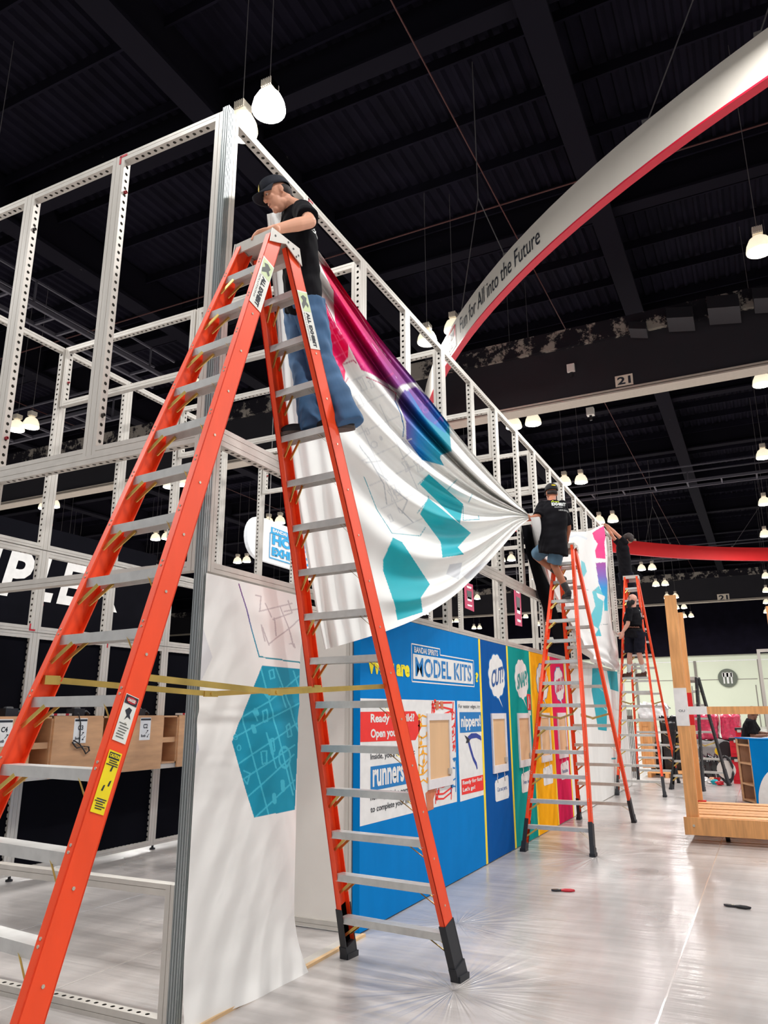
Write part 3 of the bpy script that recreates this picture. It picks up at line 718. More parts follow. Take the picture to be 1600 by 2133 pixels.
lay += [('line', zz(q), 3.2, TL, HEX) for q in ([(615,1190),(815,1950)],[(760,860),(1000,1800)],[(870,860),(1040,1330)],[(800,1340),(870,1600)],[(610,1230),(830,1100),(1040,920)],[(570,1370),(1040,1120)],[(600,1565),(1030,1270)],[(620,1690),(1010,1430)],[(660,1815),(1005,1500)],[(720,1960),(1010,1690)],[(740,1250),(700,1180)],[(850,1500),(830,1390)],[(970,1570),(1010,1760)],[(900,1000),(940,1150)],[(1000,880),(1040,1000)])]
lay += [('line', zz(q), 3.0, TL, HEX) for q in ([(820,880),(850,870),(860,930),(830,940),(820,880)],[(770,1180),(800,1165),(815,1250),(785,1260),(770,1180)],[(820,1390),(850,1380),(860,1470),(835,1490),(820,1390)],[(760,1480),(800,1470),(800,1560),(770,1570),(760,1480)],[(635,1620),(680,1640),(660,1720),(640,1690)],[(950,1290),(975,1270),(990,1360),(960,1370),(950,1290)])]
lay += [('ring', zz([(935,1520)])[0], 12, 3.4, TL, 1.75), ('ring', zz([(572,1370)])[0], 4, 2, TL, 1.3), ('ring', zz([(598,1450)])[0], 4, 2, TL, 1.3)]
lay += [('line', zz(q), 9, TL, HEX) for q in ([(920,1700),(925,1760)],[(855,1800),(860,1850)],[(705,1290),(715,1330)],[(800,1050),(815,1070)],[(720,1170),(730,1200)])]
lay += [('line', zz([(596,236),(748,775)]), 2.3, grad([(1215, (120,60,130)), (1290, (90,80,150)), (1320, (0,140,170))], (0, 1))), ('line', zz([(748,775),(1060,820)]), 2.8, (0,140,160))]
GR = (196,190,192); zone = zz([(700,280),(1050,350),(1050,720),(760,740)])
lay += [('line', zz(q), 2.6, GR, zone) for q in ([(720,320),(760,330),(745,440)],[(740,440),(990,380)],[(960,360),(990,450),(840,500)],[(760,540),(790,660)],[(850,490),(870,620)],[(820,680),(1040,500)],[(900,400),(1000,700)],[(770,560),(820,690)],[(970,680),(1000,680),(1010,710)],[(930,440),(1040,420)],[(790,380),(830,480)])]
t = thing('corner_banner', 'white fabric banner with teal hexagon hanging at the booth corner', 'banner', (0.55, 0, 2.4))
cloth('fabric', G, paint(PX, lay, (238,237,234)), parent=t)

# ---- big drape pulled between two ladders
CV = [
 [(556,446),(600,446),(660,518),(720,606),(790,702),(868,797),(960,914),(1050,1018),(1100,1070)],
 [(560,500),(620,520),(690,610),(760,716),(835,822),(915,918),(1000,1004),(1060,1048),(1100,1072)],
 [(566,570),(630,604),(700,694),(770,800),(850,896),(930,968),(1006,1026),(1062,1056),(1100,1073)],
 [(575,650),(640,700),(712,790),(786,882),(864,958),(942,1012),(1012,1046),(1064,1064),(1100,1074)],
 [(583,760),(655,806),(730,888),(806,966),(884,1024),(956,1056),(1020,1068),(1066,1070),(1100,1075)],
 [(593,880),(672,918),(750,994),(826,1058),(900,1094),(966,1100),(1024,1090),(1068,1078),(1101,1076)],
 [(612,1010),(694,1044),(774,1104),(846,1142),(914,1152),(974,1138),(1028,1110),(1070,1085),(1101,1077)],
 [(637,1150),(716,1178),(792,1216),(862,1222),(926,1204),(982,1168),(1034,1124),(1073,1092),(1102,1078)],
 [(659,1270),(732,1276),(804,1270),(874,1256),(938,1226),(990,1182),(1038,1132),(1075,1096),(1102,1079)],
 [(677,1353),(744,1334),(812,1312),(880,1283),(942,1244),(994,1196),(1042,1144),(1078,1102),(1103,1081)]]
CV = np.array(CV, float)
def crm(A, t, axis):
    """Catmull-Rom through A along axis, sampled at t in [0,1]"""
    A = np.moveaxis(A, axis, 0); n = len(A); s = np.clip(t*(n-1), 0, n-1-1e-9); i = s.astype(int); f = (s-i).reshape(-1, *([1]*(A.ndim-1)))
    g = lambda k: A[np.clip(k, 0, n-1)]
    p0, p1, p2, p3 = g(i-1), g(i), g(i+1), g(i+2)
    return np.moveaxis(0.5*((2*p1)+(-p0+p2)*f+(2*p0-5*p1+4*p2-p3)*f**2+(-p0+3*p1-3*p2+p3)*f**3), 0, axis)
nu, nv = 560, 520
tu = np.linspace(0, 1, nu); tv = np.linspace(0, 1, nv)
PXG = crm(crm(CV, tv, 0), tu, 1)                                   # (nv, nu, 2)
PXG = np.swapaxes(PXG, 0, 1)
u = tu[:, None]; v_ = tv[None, :]
sm = lambda a, b, x: (lambda t: t*t*(3-2*t))(np.clip((x-a)/(b-a), 0, 1))
def ridge(ph): return 1-np.abs(np.sin(pi*ph))**0.75                   # rounded crests, tight valleys
amp = 0.075*sm(0.04, 0.35, u)*(1-0.75*sm(0.65, 1.0, u))*(0.30+0.70*sm(0.98, 0.55, v_))
wob = 0.35*np.sin(2.3*u+4*v_)+0.2*np.sin(5*u*v_+1)
fold = amp*(0.75*np.cos(2*pi*(7.0*v_**0.85+wob*0.35))+0.45*np.cos(2*pi*(12.5*v_**0.9+wob*0.6)+1)*sm(.2,.6,u))
top = (0.04*np.exp(-((v_-0.045)/0.010)**2)-0.05*np.exp(-((v_-0.015)/0.018)**2)-0.05*np.exp(-((v_-0.085)/0.022)**2)+0.085*np.exp(-((v_-0.138)/0.016)**2)-0.03*np.exp(-((v_-0.185)/0.026)**2)+0.05*np.exp(-((v_-0.235)/0.018)**2)*sm(.25,.5,u)-0.03*np.exp(-((v_-0.275)/0.03)**2)*sm(.1,.4,u))*sm(0.05,0.2,u)*(1-.6*sm(.8,1,u))
soft = 0.018*np.sin(2*pi*(3.1*u*6+0.6*v_))*(1-sm(0.03,0.25,u))+0.010*np.sin(2*pi*(2.1*v_+9*u))*(1-sm(.1,.4,u))
yb = -0.05-0.17*np.sin(pi*np.clip(u, 0, 1))**1.0*(0.4+0.6*v_)-0.16*sm(0.55, 1.0, u)
yb = yb-0.035*np.exp(-(v_/0.16)**2)*sm(.05,.25,u)*(1-sm(.8,1,u))
Yd = yb-fold+top*0.5+soft*(0.4+v_)
Yd = np.minimum(Yd, -0.012)
R_ = FW*FOC+RT*(PXG[..., :1]-800)+UP*(1066.5-PXG[..., 1:])
G = CAM+R_*((Yd-CAM[1])/R_[..., 1])[..., None]
P = PXG.reshape(-1, 2)
z6 = lambda L: [(500+a/2.667, 900+b/2.667) for a, b in L]
z4 = lambda L: [(660+a/4.847, 540+b/4.847) for a, b in L]
PKL = (250,96,150)
mg = grad([(640,(226,0,78)),(700,(246,0,104)),(760,(220,20,124)),(820,(160,60,152)),(850,(110,70,160)),(880,(30,120,190)),(925,(0,140,190))])
mg2 = grad([(640,(216,0,66)),(720,(222,0,88)),(790,(176,26,110)),(850,(130,64,150)),(890,(90,84,168)),(912,(14,112,190)),(940,(0,130,180))])
bl = grad([(828,(126,72,152)),(850,(96,92,176)),(872,(14,128,200)),(905,(0,152,188)),(940,(0,152,170))])
A1 = z4([(75,430),(150,600),(320,860),(315,990),(260,1060),(290,1130),(275,1290),(235,1320),(110,1060),(0,840),(20,640)])
A2 = z4([(40,40),(165,130),(520,720),(640,900),(860,1270),(800,1310),(480,1130),(440,1100),(190,650),(175,560),(165,300)])
A2 = z4([(170,300),(300,480),(560,860),(860,1270),(805,1312),(560,1160),(450,1118),(300,830),(190,650),(172,480)])
A3 = z4([(40,40),(135,95),(500,560),(860,1020),(1015,1215),(1000,1245),(930,1250),(640,900),(400,500),(60,85)])
A4 = z4([(1000,1285),(1120,1390),(1340,1650),(1300,1760),(1090,1590),(920,1310)])
A5 = z4([(890,1310),(1000,1470),(1190,1710),(1365,1935),(1250,1980),(1245,2010),(1285,2085),(1060,2025),(905,1815),(900,1640),(820,1440),(835,1390)])
OUT = z4([(0,0),(1454,0),(1454,2133),(0,2133)])
FILL = z4([(30,40),(150,290),(860,1270),(935,1252),(640,905),(400,505),(60,85)]); FIL2 = z4([(900,1330),(930,1320),(1090,1590),(1300,1760),(1335,1665),(1360,1930),(1190,1710),(1000,1470)])
lay = [('poly', FILL, mg2), ('poly', FIL2, bl), ('poly', A1, (240,0,96)), ('poly', A2, mg), ('poly', A3, mg2), ('poly', A4, mg2), ('poly', A5, bl)]
lay += sprue(A1, 8, 2.2, PKL, 3, 1.1)+sprue(A2, 6, 2.0, (226,70,140), 5, 1.0)+sprue(A4, 4, 1.6, (160,100,180), 6, .8)
for q in ([(80,430),(190,660)],[(270,1060),(370,1020),(400,1050)],[(285,1250),(315,1200)],[(270,1400),(310,1330)],[(500,1190),(620,1240),(800,1350),(790,1430)]):
    lay.append(('line', z4(q), 2.0, (176,40,96)))
lay.append(('line', z4([(790,1430),(850,1560),(880,1700),(870,1790)]), 2.0, grad([(760,(120,60,130)),(840,(30,110,170))])))
T1 = z6([(1050,235),(1240,400),(1222,510),(1000,290)]); T2 = z6([(1045,365),(1282,560),(1210,640),(1245,680),(1125,697),(1115,610),(1000,455)])
T3 = z6([(850,585),(900,610),(1055,845),(1005,920),(1015,1000),(875,1045),(860,960),(795,770),(795,710)])
TE = (0,172,186)
lay += [('poly', q, TE) for q in (T1, T2, T3)]
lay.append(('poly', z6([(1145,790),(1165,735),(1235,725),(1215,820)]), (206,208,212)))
for q in ([(690,250),(760,430),(845,562),(1000,577),(1030,530)],[(985,450),(1050,370),(1045,355)],[(990,290),(1050,235)],[(1150,325),(1180,290),(1205,265)],[(1270,390),(1290,345)],[(1240,410),(1240,490),(1330,485),(1325,465)]):
    lay.append(('line', z6(q), 1.5, (70,160,176)))
zone = z6([(600,-300),(760,-330),(900,-60),(1010,130),(1040,240),(990,330),(1000,440),(1030,520),(990,570),(850,555),(690,240)])
lay += sprue(zone, 8, 2.0, (213,215,217), 11, 1.15)
lay += [('line', z6(q), 2.4, (190,194,198), zone) for q in ([(640,40),(680,100),(720,150),(800,290),(815,400)],[(760,220),(820,270)],[(860,320),(930,380),(900,450)],[(900,40),(950,110),(900,150)],[(700,170),(780,160)],[(880,420),(960,500)])]
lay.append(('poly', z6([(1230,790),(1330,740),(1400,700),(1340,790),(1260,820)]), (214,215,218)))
t = thing('pulled_drape', 'big white banner with magenta and teal print pulled into folds between two ladders', 'banner', (2.5, -0.1, 4.5))
cloth('fabric', G, paint(P, lay, (239,239,236)), parent=t)

# ---- far drape falling behind the second ladder
CV2 = np.array([
 [(1104,1078),(1112,1120),(1128,1180),(1150,1240),(1180,1300),(1212,1350),(1240,1378)],
 [(1122,1082),(1135,1130),(1154,1190),(1178,1250),(1204,1308),(1228,1356),(1254,1384)],
 [(1150,1098),(1160,1148),(1178,1208),(1200,1266),(1222,1320),(1244,1362),(1266,1389)],
 [(1185,1107),(1194,1160),(1208,1220),(1226,1276),(1244,1328),(1260,1368),(1276,1393)],
 [(1225,1106),(1230,1160),(1240,1222),(1252,1280),(1264,1332),(1274,1370),(1283,1396)],
 [(1257,1092),(1262,1150),(1266,1214),(1272,1276),(1280,1332),(1285,1372),(1290,1399)]], float)
nu, nv = 240, 260
tu = np.linspace(0, 1, nu); tv = np.linspace(0, 1, nv)
PXG = crm(crm(CV2, tu, 0), tv, 1)
u = tu[:, None]; v_ = tv[None, :]
yb = -0.24+0.16*sm(0, .4, u)+0*v_-0.10*sm(.55,1.0,v_)*(1-u)
Yd = yb-0.10*np.sin(2*pi*(5*u+0.3*v_))*(1-sm(0,.5,u))*(1-.5*v_)-0.03*np.sin(2*pi*(3*u+1.6*v_))-0.05*np.sin(2*pi*(7*v_-2.2*u))*sm(.6,1,v_)*0.6
Yd = np.minimum(Yd, -0.015)
R_ = FW*FOC+RT*(PXG[..., :1]-800)+UP*(1066.5-PXG[..., 1:])
G = CAM+R_*((yb-CAM[1])/R_[..., 1])[..., None]; G[..., 1] = Yd
zf = lambda L: [(1000+a/4.0, 950+b/4.0) for a, b in L]
lay = [('poly', zf([(945,640),(1055,565),(1045,620),(1030,720),(1035,858),(975,850),(970,780),(990,730),(965,690)]), (232,20,120)),
 ('poly', zf([(970,890),(1035,885),(1040,1000),(1062,1040),(1075,1290),(1025,1290),(1020,1200),(985,1060)]), grad([(1170,(160,50,150)),(1200,(120,90,180)),(1225,(0,150,215)),(1270,(60,196,214))], (0, 1))),
 ('poly', zf([(985,1080),(1020,1180),(1000,1370),(985,1440),(920,1370),(965,1250),(945,1130)]), (104,196,208)),
 ('poly', zf([(965,1500),(990,1430),(1005,1500)]), (80,190,206)), ('poly', zf([(830,870),(870,890),(900,960),(860,1010),(830,960)]), (120,200,210)),
 ('poly', zf([(970,1140),(1030,1170),(1020,1215),(980,1180)]), (233,232,230))]
lay += [('line', zf(q), .8, (150,160,165)) for q in ([(890,1115),(970,1120)],[(1000,1405),(1075,1400)],[(1040,830),(1080,835)])]
lay += [('line', zf([(740,680),(800,660),(880,690)]), 4, (214,220,226))]
t = thing('far_drape', 'white printed banner hanging in loose folds behind the second ladder', 'banner', (11.5, -0.1, 4.5))
cloth('fabric', G, paint(PXG.reshape(-1, 2), lay, (233,232,230)), parent=t)
# its black lining seen as a slanting strip
a, b = at(1093, 1108, 'y', -.05), at(1162, 1330, 'y', -.05)
tag(MB().prism([at(1088,1095,'y',-.06),at(1106,1092,'y',-.06),at(1140,1200,'y',-.06),at(1178,1335,'y',-.06),at(1160,1345,'y',-.06),at(1120,1230,'y',-.06),at(1098,1150,'y',-.06)], (0,1,0), 0.012).build('black_fabric_strip', M_BFAB), 'slanting strip of black fabric hanging left of the second ladder top', 'fabric')

# ------------------------------------------------------------------ black step ladder among the crates
LH, DR, DF, LB, LT, LDT, NS = 2.33, 0.78, 0.80, 0.33, 0.18, 0.06, 7
lbk = make_ladder(mat('black_fibreglass', (34,34,36), 0.45)); lbk.location = (14.98, -1.42, 0); lbk.rotation_euler = (0, 0, -0.27)
lbk['label'] = 'short black step ladder standing beside the wooden cart posts'; lbk['group'] = 'step ladders'

# ------------------------------------------------------------------ printed wall panels of the long front
def wp(px, py): q = at(px, py, 'y', -0.005); return (q[0], q[2])
def wpoly(mb, pts, lay): return mb.add([(x, -0.0055-0.0013*lay, z) for x, z in pts], [tuple(range(len(pts)))])
def wrect(mb, x0, x1, z0, z1, lay): return wpoly(mb, [(x0,z0),(x1,z0),(x1,z1),(x0,z1)], lay)
def wstrip(mb, pts, w, lay):
    ws = w if hasattr(w, '__len__') else [w]*len(pts); P = [np.array(p, float) for p in pts]; L = []; R = []
    for i, p in enumerate(P):
        t = P[min(i+1, len(P)-1)]-P[max(i-1, 0)]; t = t/(np.linalg.norm(t)+1e-9); n = np.array([-t[1], t[0]])*ws[i]/2; L.append(p+n); R.append(p-n)
    y = -0.0055-0.0013*lay; n = len(P)
    return mb.add([(a[0], y, a[1]) for a in L]+[(a[0], y, a[1]) for a in R], [(i, n+i, n+i+1, i+1) for i in range(n-1)])
def wt(s, x0, x1, z0, z1, m, par, bold=0.0, lay=2, dz=0.0, shear=0.0):
    return text_on(s, (x0, -0.0055-0.0013*lay, z0), (x1-x0, 0, dz), (0, 0, z1-z0), m, par, bold, shear)
def fabm(name, rgb): return mat(name, rgb, 0.75, 0, 0.05, 3.5, 0.9, (1.2,1,0.35), spec=0.08, detail=2.0)
BLUE = fabm('print_blue', (0,124,200)); NAVY = fabm('print_dark_blue', (0,84,160)); TEALM = fabm('print_teal', (0,150,146)); YELO = fabm('print_orange', (252,176,16)); PINK = fabm('print_pink', (222,30,88)); WFAB = fabm('print_white', (232,231,228))
P_YEL = mat('ink_yellow', (255,222,50), 0.7); P_LEM = mat('ink_lemon', (250,232,20), 0.7); P_RED = mat('ink_red', (238,42,36), 0.7); P_BLU = mat('ink_blue', (0,120,190), 0.7); P_NAV = mat('ink_navy', (0,80,150), 0.7); P_TEA = mat('ink_teal', (0,150,146), 0.7); P_TE2 = mat('ink_turquoise', (0,160,176), 0.7); P_SKIN = mat('ink_skin', (206,120,84), 0.7, 0, .15, 12); P_ORA = mat('ink_orange', (250,170,20), 0.7); P_PNK = mat('ink_pink', (214,30,84), 0.7); P_HAN = mat('ink_handle', (34,60,150), 0.7)
def gpanel(x0, x1, m, label):
    t = thing('graphic_panel', label, 'wall panel', ((x0+x1)/2, 0, 0), 'printed panels of the long front')
    p = MB().box((x0, -0.005, 0.012), (x1, 0.055, 2.415)).build('fabric_panel', m, t); return t
def window(t, x0, x1, z0, z1, fr=0.065):
    w = MB().box((x0,-.022,z0-.02), (x1,-.005,z0+fr)).box((x0,-.022,z1-fr), (x1,-.005,z1)).box((x0,-.022,z0+fr), (x0+fr*.55,-.005,z1-fr)).box((x1-fr*.9,-.022,z0+fr), (x1,-.005,z1-fr)).build('window_frame', mat('window_white', (228,224,226), 0.5), t)
    MB().box((x0+fr*.5,-.011,z0+fr*.9), (x1-fr*.85,-.006,z1-fr*.9)).build('wood_pane', mat('window_wood', (226,184,140), 0.6, 0, .1, 4, 0, (1,1,.25)), w)
    MB().box((x1-fr*.9-.05,-.03,z0+fr+.02), (x1-fr*.9+.02,-.012,z0+fr+.075)).build('latch', M_ALU, w)
    return w
def stripe(t, x, w=0.05): MB().box((x-w/2,-.0075,.012), (x+w/2,-.004,2.415)).build('yellow_stripe', P_YEL, t)
g1 = gpanel(1.992, 4.935, BLUE, 'wide blue wall panel with question lettering and first window')
wt('What are', 2.11, 2.95, 1.905, 2.055, P_LEM, g1, 0.05); wt('?', 4.73, 4.83, 1.92, 2.03, P_LEM, g1, 0.05)
lg = MB()
out = [(3.0,1.87),(4.69,1.87),(4.69,2.155),(3.70,2.155),(3.70,2.215),(3.0,2.215)]
for a, b in zip(out, out[1:]+out[:1]): wstrip(lg, [a, b], 0.012, 1)
lg.build('logo_outline', M_WHITE, g1)
lb_ = wrect(MB(), 3.03, 4.655, 1.895, 2.125, 1).build('logo_box', M_WHITE, g1)
wt('BANDAI SPIRITS', 3.06, 3.64, 2.138, 2.195, M_WHITE, g1, 0.02)
wt('MODEL KITS', 3.08, 4.60, 1.92, 2.10, P_BLU, lb_, 0.02, 2)
cut = MB()
for x in (3.44, 3.62, 3.83, 4.12, 4.22, 4.36, 4.52): wstrip(cut, [(x, 1.91), (x+.012, 2.11)], 0.012, 3)
cut.build('stencil_bridges', M_WHITE, lb_, stuff=True)
w1 = wpoly(MB(), [(1.995,.75),(4.06,.725),(4.08,1.71),(1.995,1.705)], 0).build('white_field', M_WHITE, g1)
w2 = wpoly(MB(), [(4.15,.715),(4.905,.715),(4.89,1.71),(4.14,1.71)], 0).build('white_field', M_WHITE, g1)
ar = wpoly(MB(), [(1.995,1.37),(3.06,1.35),(3.22,1.48),(3.06,1.605),(1.995,1.60)], 1).build('red_arrow', P_RED, g1)
wt('Ready to build?', 2.17, 3.04, 1.495, 1.585, M_WHITE, ar, 0.035); wt('Open your', 2.17, 2.70, 1.375, 1.465, M_WHITE, ar, 0.035)
wt("Inside, you'll find plastic", 2.17, 3.04, 1.215, 1.275, M_TXT, w1, 0.01); 
rb = wrect(MB(), 2.17, 2.85, .99, 1.175, 1).build('blue_box', P_BLU, w1); wt('runners', 2.205, 2.80, 1.015, 1.15, M_WHITE, rb, 0.03)
wt('holding all the parts', 2.17, 2.92, .905, .965, M_TXT, w1, 0.01); wt('to complete your model.', 2.17, 3.06, .815, .875, M_TXT, w1, 0.01)
# picture of coloured runners and the hands holding them, around the first window
def runners(par, m, x0, x1, z0, z1, n, seed, w=0.014):
    r = np.random.default_rng(seed); mb = MB()
    for i in range(n):
        z = z0+(z1-z0)*(i+.5)/n; wstrip(mb, [(x0, z+r.uniform(-.02,.02)), ((x0+x1)/2, z+r.uniform(-.03,.03)), (x1, z+r.uniform(-.02,.04))], w, 1+i % 2)
        x = x0+(x1-x0)*r.uniform(0,1); wstrip(mb, [(x, z), (x+.02, min(z1, z+(z1-z0)/n))], w, 2)
        wrect(mb, x-.02, x+.03, z+.01, z+.04, 3)
    for x in (x0, x1): wstrip(mb, [(x, z0), (x+.03, z1)], w*1.3, 1)
    mb.build('printed_runners', m, par, stuff=True)
runners(w1, P_ORA, 3.12, 3.33, .93, 1.58, 8, 1); runners(w1, P_RED, 3.45, 4.0, 1.56, 1.70, 3, 2, .018); runners(w1, P_RED, 3.93, 4.05, 1.2, 1.62, 6, 3); runners(w1, P_RED, 3.5, 3.9, .76, .92, 3, 4, .016); runners(w1, P_BLU, 3.90, 4.03, .82, 1.15, 4, 5)
hd = MB(); wpoly(hd, [wp(886,1652),wp(900,1640),wp(908,1648),wp(902,1665),wp(903,1685),wp(890,1690)], 2); wpoly(hd, [wp(898,1636),wp(910,1632),wp(912,1640),wp(902,1648)], 3)
wpoly(hd, [wp(905,1462),wp(913,1460),wp(914,1476),wp(908,1480)], 3); wpoly(hd, [wp(916,1461),wp(922,1461),wp(923,1478),wp(918,1477)], 3); hd.build('printed_fingers', P_SKIN, w1, stuff=True)
window(g1, 3.32, 3.93, .92, 1.585)
wt('For neater edges, try', 4.18, 4.85, 1.625, 1.675, M_TXT, w2, 0.0)
nb = wrect(MB(), 4.20, 4.88, 1.385, 1.595, 1).build('blue_box', P_BLU, w2); wt('nippers!', 4.235, 4.85, 1.405, 1.565, M_WHITE, nb, 0.035)
nip = MB(); wstrip(nip, [wp(975,1539),wp(982,1533),wp(992,1532),wp(1001,1537),wp(1002,1542)], [.05,.055,.05,.045,.03], 1); wstrip(nip, [wp(976,1545),wp(980,1560),wp(986,1580),wp(992,1592),wp(994,1602)], [.05,.05,.045,.045,.03], 1); nip.build('printed_nipper_handles', P_HAN, w2, stuff=True)
nj = MB(); wpoly(nj, [wp(967,1531),wp(974,1536),wp(979,1541),wp(976,1547),wp(970,1548),wp(972,1541)], 2); nj.build('printed_nipper_jaws', M_TXT, w2)
a2 = wpoly(MB(), [(4.20,.775),(4.86,.765),(4.95,.85),(4.87,.925),(4.20,.925)], 1).build('red_arrow', P_RED, w2)
wt('Ready for fun?', 4.23, 4.84, .858, .91, M_WHITE, a2, .03); wt("Let's go!", 4.23, 4.60, .79, .842, M_WHITE, a2, .03)
stripe(g1, 4.905, 0.06)
def cloud(t, xc, zc, rx, rz, rim):
    n = 110; pts = []
    for i in range(n):
        a = 2*pi*i/n; r = 1+0.085*abs(math.sin(5.5*a+.4))-.03; pts.append((xc+rx*r*math.cos(a), zc+rz*r*math.sin(a)))
    k = max(range(n), key=lambda i: -pts[i][1]+.6*pts[i][0]/max(.1,rx)*.1)
    pts[k] = (xc+rx*.62, zc-rz*1.48); 
    if rim: wpoly(MB(), [(xc+(x-xc)*1.07, zc+(z-zc)*1.05) for x, z in pts], 0).build('bubble_rim', rim, t)
    return wpoly(MB(), pts, 1).build('speech_bubble', M_WHITE, t)
def bubble_panel(x0, x1, m, ink, rim, word, note, label, st=True):
    t = gpanel(x0, x1, m, label); c = (x0+x1)/2; w = x1-x0
    b = cloud(t, c+.04, 2.02, .30, .25, rim); wt(word, c-.19, c+.27, 1.87, 2.07, ink, b, .025, 3, .08, .1)
    window(t, c-.25, c+.30, .93, 1.58)
    for x in (c-.10, c+.17):
        s = MB(); wstrip(s, [(x,.91),(x+.02,.87),(x,.85),(x+.02,.80)], .018, 1); s.build('zigzag_tie', M_WHITE, t)
    n_ = wpoly(MB(), [(c-.20,.62),(c-.17,.60),(c+.29,.60),(c+.32,.63),(c+.32,.84),(c+.29,.86),(c-.17,.83),(c-.20,.80)], 1).build('note_card', M_WHITE, t)
    wt(note, c-.12, c+.25, .69, .75, P_NAV, n_, .01, 2)
    if st: stripe(t, x1-.035, .06)
    return t
g2 = bubble_panel(4.937, 6.00, NAVY, P_NAV, P_BLU, 'CUT!', 'Cut out parts.', 'dark blue wall panel with a white speech bubble reading CUT')
g3 = bubble_panel(6.002, 7.05, TEALM, P_TEA, P_TEA, 'SNAP!', 'Snap parts.', 'teal wall panel with a white speech bubble reading SNAP')
st_ = wrect(MB(), 6.78, 6.95, 1.62, 1.83, 1).build('small_poster', P_RED, g3); wrect(MB(), 6.80, 6.93, 1.55, 1.61, 1).build('poster_strip', M_WHITE, g3); wstrip(MB(), [(6.82,1.64),(6.86,1.8),(6.9,1.7)], .03, 2).build('poster_figure', M_WHITE, st_)
g4 = bubble_panel(7.052, 8.13, YELO, P_ORA, P_BLU, 'BUILD!', 'Build them up.', 'orange wall panel with a white speech bubble behind the middle ladder')
g5 = bubble_panel(8.132, 9.09, PINK, P_PNK, P_BLU, 'DISPLAY!', 'Pose and show.', 'pink wall panel with a white speech bubble reading DISPLAY')
g6 = gpanel(9.092, 14.93, WFAB, 'white wall panel with turquoise shapes at the far end of the front')
z7 = lambda L: [wp(1180+a/6.277, 1340+b/6.277) for a, b in L]
wpoly(MB(), z7([(340,285),(470,330),(500,560),(530,880),(526,1145),(415,1130),(330,620)]), 1).build('turquoise_shape', P_TE2, g6)
wpoly(MB(), z7([(530,360),(662,370),(680,632),(575,600),(545,450)]), 1).build('turquoise_shape', P_TE2, g6)
wstrip(MB(), z7([(588,1508),(645,1505)]), .03, 1).build('thin_line', P_TE2, g6)
# side panel of the doorway
sd = frame(0.93, 2.41, (1.985, 0.995, 0.01), -pi/2, 'white-covered aluminium frame forming the side of the doorway', 'doorway frames', 1)
o = MB().box((.03,.02,.05), (.90,.028,2.37)).build('white_infill', M_CREAM); o.parent = sd
ts = thing('threshold_strip', 'thin wooden and metal strip on the floor under the doorway', 'strip', (1.3, 0, 0))
MB().box((0.0,-.06,0), (1.99,-.03,.018)).build('wood_strip', mat('strip_wood', (222,186,140), .6, 0, .1, 8), ts); MB().box((0.0,-.03,0), (1.99,.05,.012)).build('metal_strip', M_ALU, ts)

# ------------------------------------------------------------------ plywood boxes hung on the rear wall
YX = 3.6
def plybox(x0, xm, x1, code, label):
    t = thing('plywood_box', label, 'box', (x0, YX, 1.02), 'plywood boxes along the rear wall')
    z0, z1 = 1.02, 1.57
    MB().box((x0,YX,z0), (x0+.018,YX+.33,z1)).build('side', M_WOOD, t); MB().box((xm-.018,YX,z0), (xm,YX+.33,z1)).build('side', M_WOOD, t)
    MB().box((x0,YX+.31,z0), (x1,YX+.33,z1)).build('back', M_WOOD, t); MB().box((x0,YX,z0), (x1,YX+.33,z0+.018)).build('floor_board', M_WOOD, t)
    MB().box((x0+.018,YX+.02,z0+.24), (xm-.018,YX+.31,z0+.258)).box((x0+.018,YX+.02,z0+.258), (xm-.018,YX+.035,z0+.30)).build('shelf', M_WOOD, t)
    MB().box((x0,YX,z1-.018), (xm,YX+.33,z1)).build('top_board', M_WOOD, t)
    f = MB().box((xm,YX-.02,z0-.05), (x1,YX,z1+.005)).build('front_panel', M_WOOD, t)
    if code:
        c = x1-.30; pp = MB().box((c-.085,YX-.024,z1-.27), (c+.085,YX-.021,z1-.02)).build('paper_sheet', mat('paper', (236,236,234), .8), f)
        wy = YX-.026
        for s, xa, xb, za, zb in ((code, c-.035, c+.035, z1-.14, z1-.09), ('Booth', c-.06, c+.01, z1-.235, z1-.205)): text_on(s, (xa,wy,za), (xb-xa,0,0), (0,0,zb-za), M_TXT, pp, .03)
        MB().add([(c-.08,wy,z1-.05),(c+.08,wy,z1-.05),(c+.08,wy,z1-.03),(c-.08,wy,z1-.03)], [(0,1,2,3)]).build('header_bar', M_TXT, pp)
        for sx in (1, -1):
            aa = MB(); bx, bz = (c+.03, z1-.18) if sx > 0 else (c+.05, z1-.22)
            aa.bar((bx-.018,wy,bz-.018*1), (bx+.018,wy,bz+.018), (1,0,-1), (0,1,0), .003, .0005).box((bx-.002 if sx>0 else bx-.02,wy-.0005,bz+.012 if sx>0 else bz-.02),(bx+.02 if sx>0 else bx+.002,wy,bz+.02 if sx>0 else bz-.012)).build('arrow_mark', M_TXT, pp)
    return t
pb = [plybox(0.95, 1.2, 1.85, 'C4', 'plywood box at the left picture edge behind the ladder'), plybox(1.86, 2.12, 2.755, 'C3', 'plywood box with the C3 sheet and a dangling cable'), plybox(2.77, 3.02, 3.70, 'C2', 'plywood box with the C2 sheet'), plybox(3.712, 3.98, 4.6, None, 'plywood box with open cubby next to the corner banner')]
tag(MB().box((0.9,YX+.01,.965), (4.7,YX+.35,1.018)).build('shelf_rail', M_ALU), 'long aluminium ledge carrying the plywood boxes', 'shelf')
MB().box((0.9,YX+.34,.97), (4.7,YB+.02,1.01))
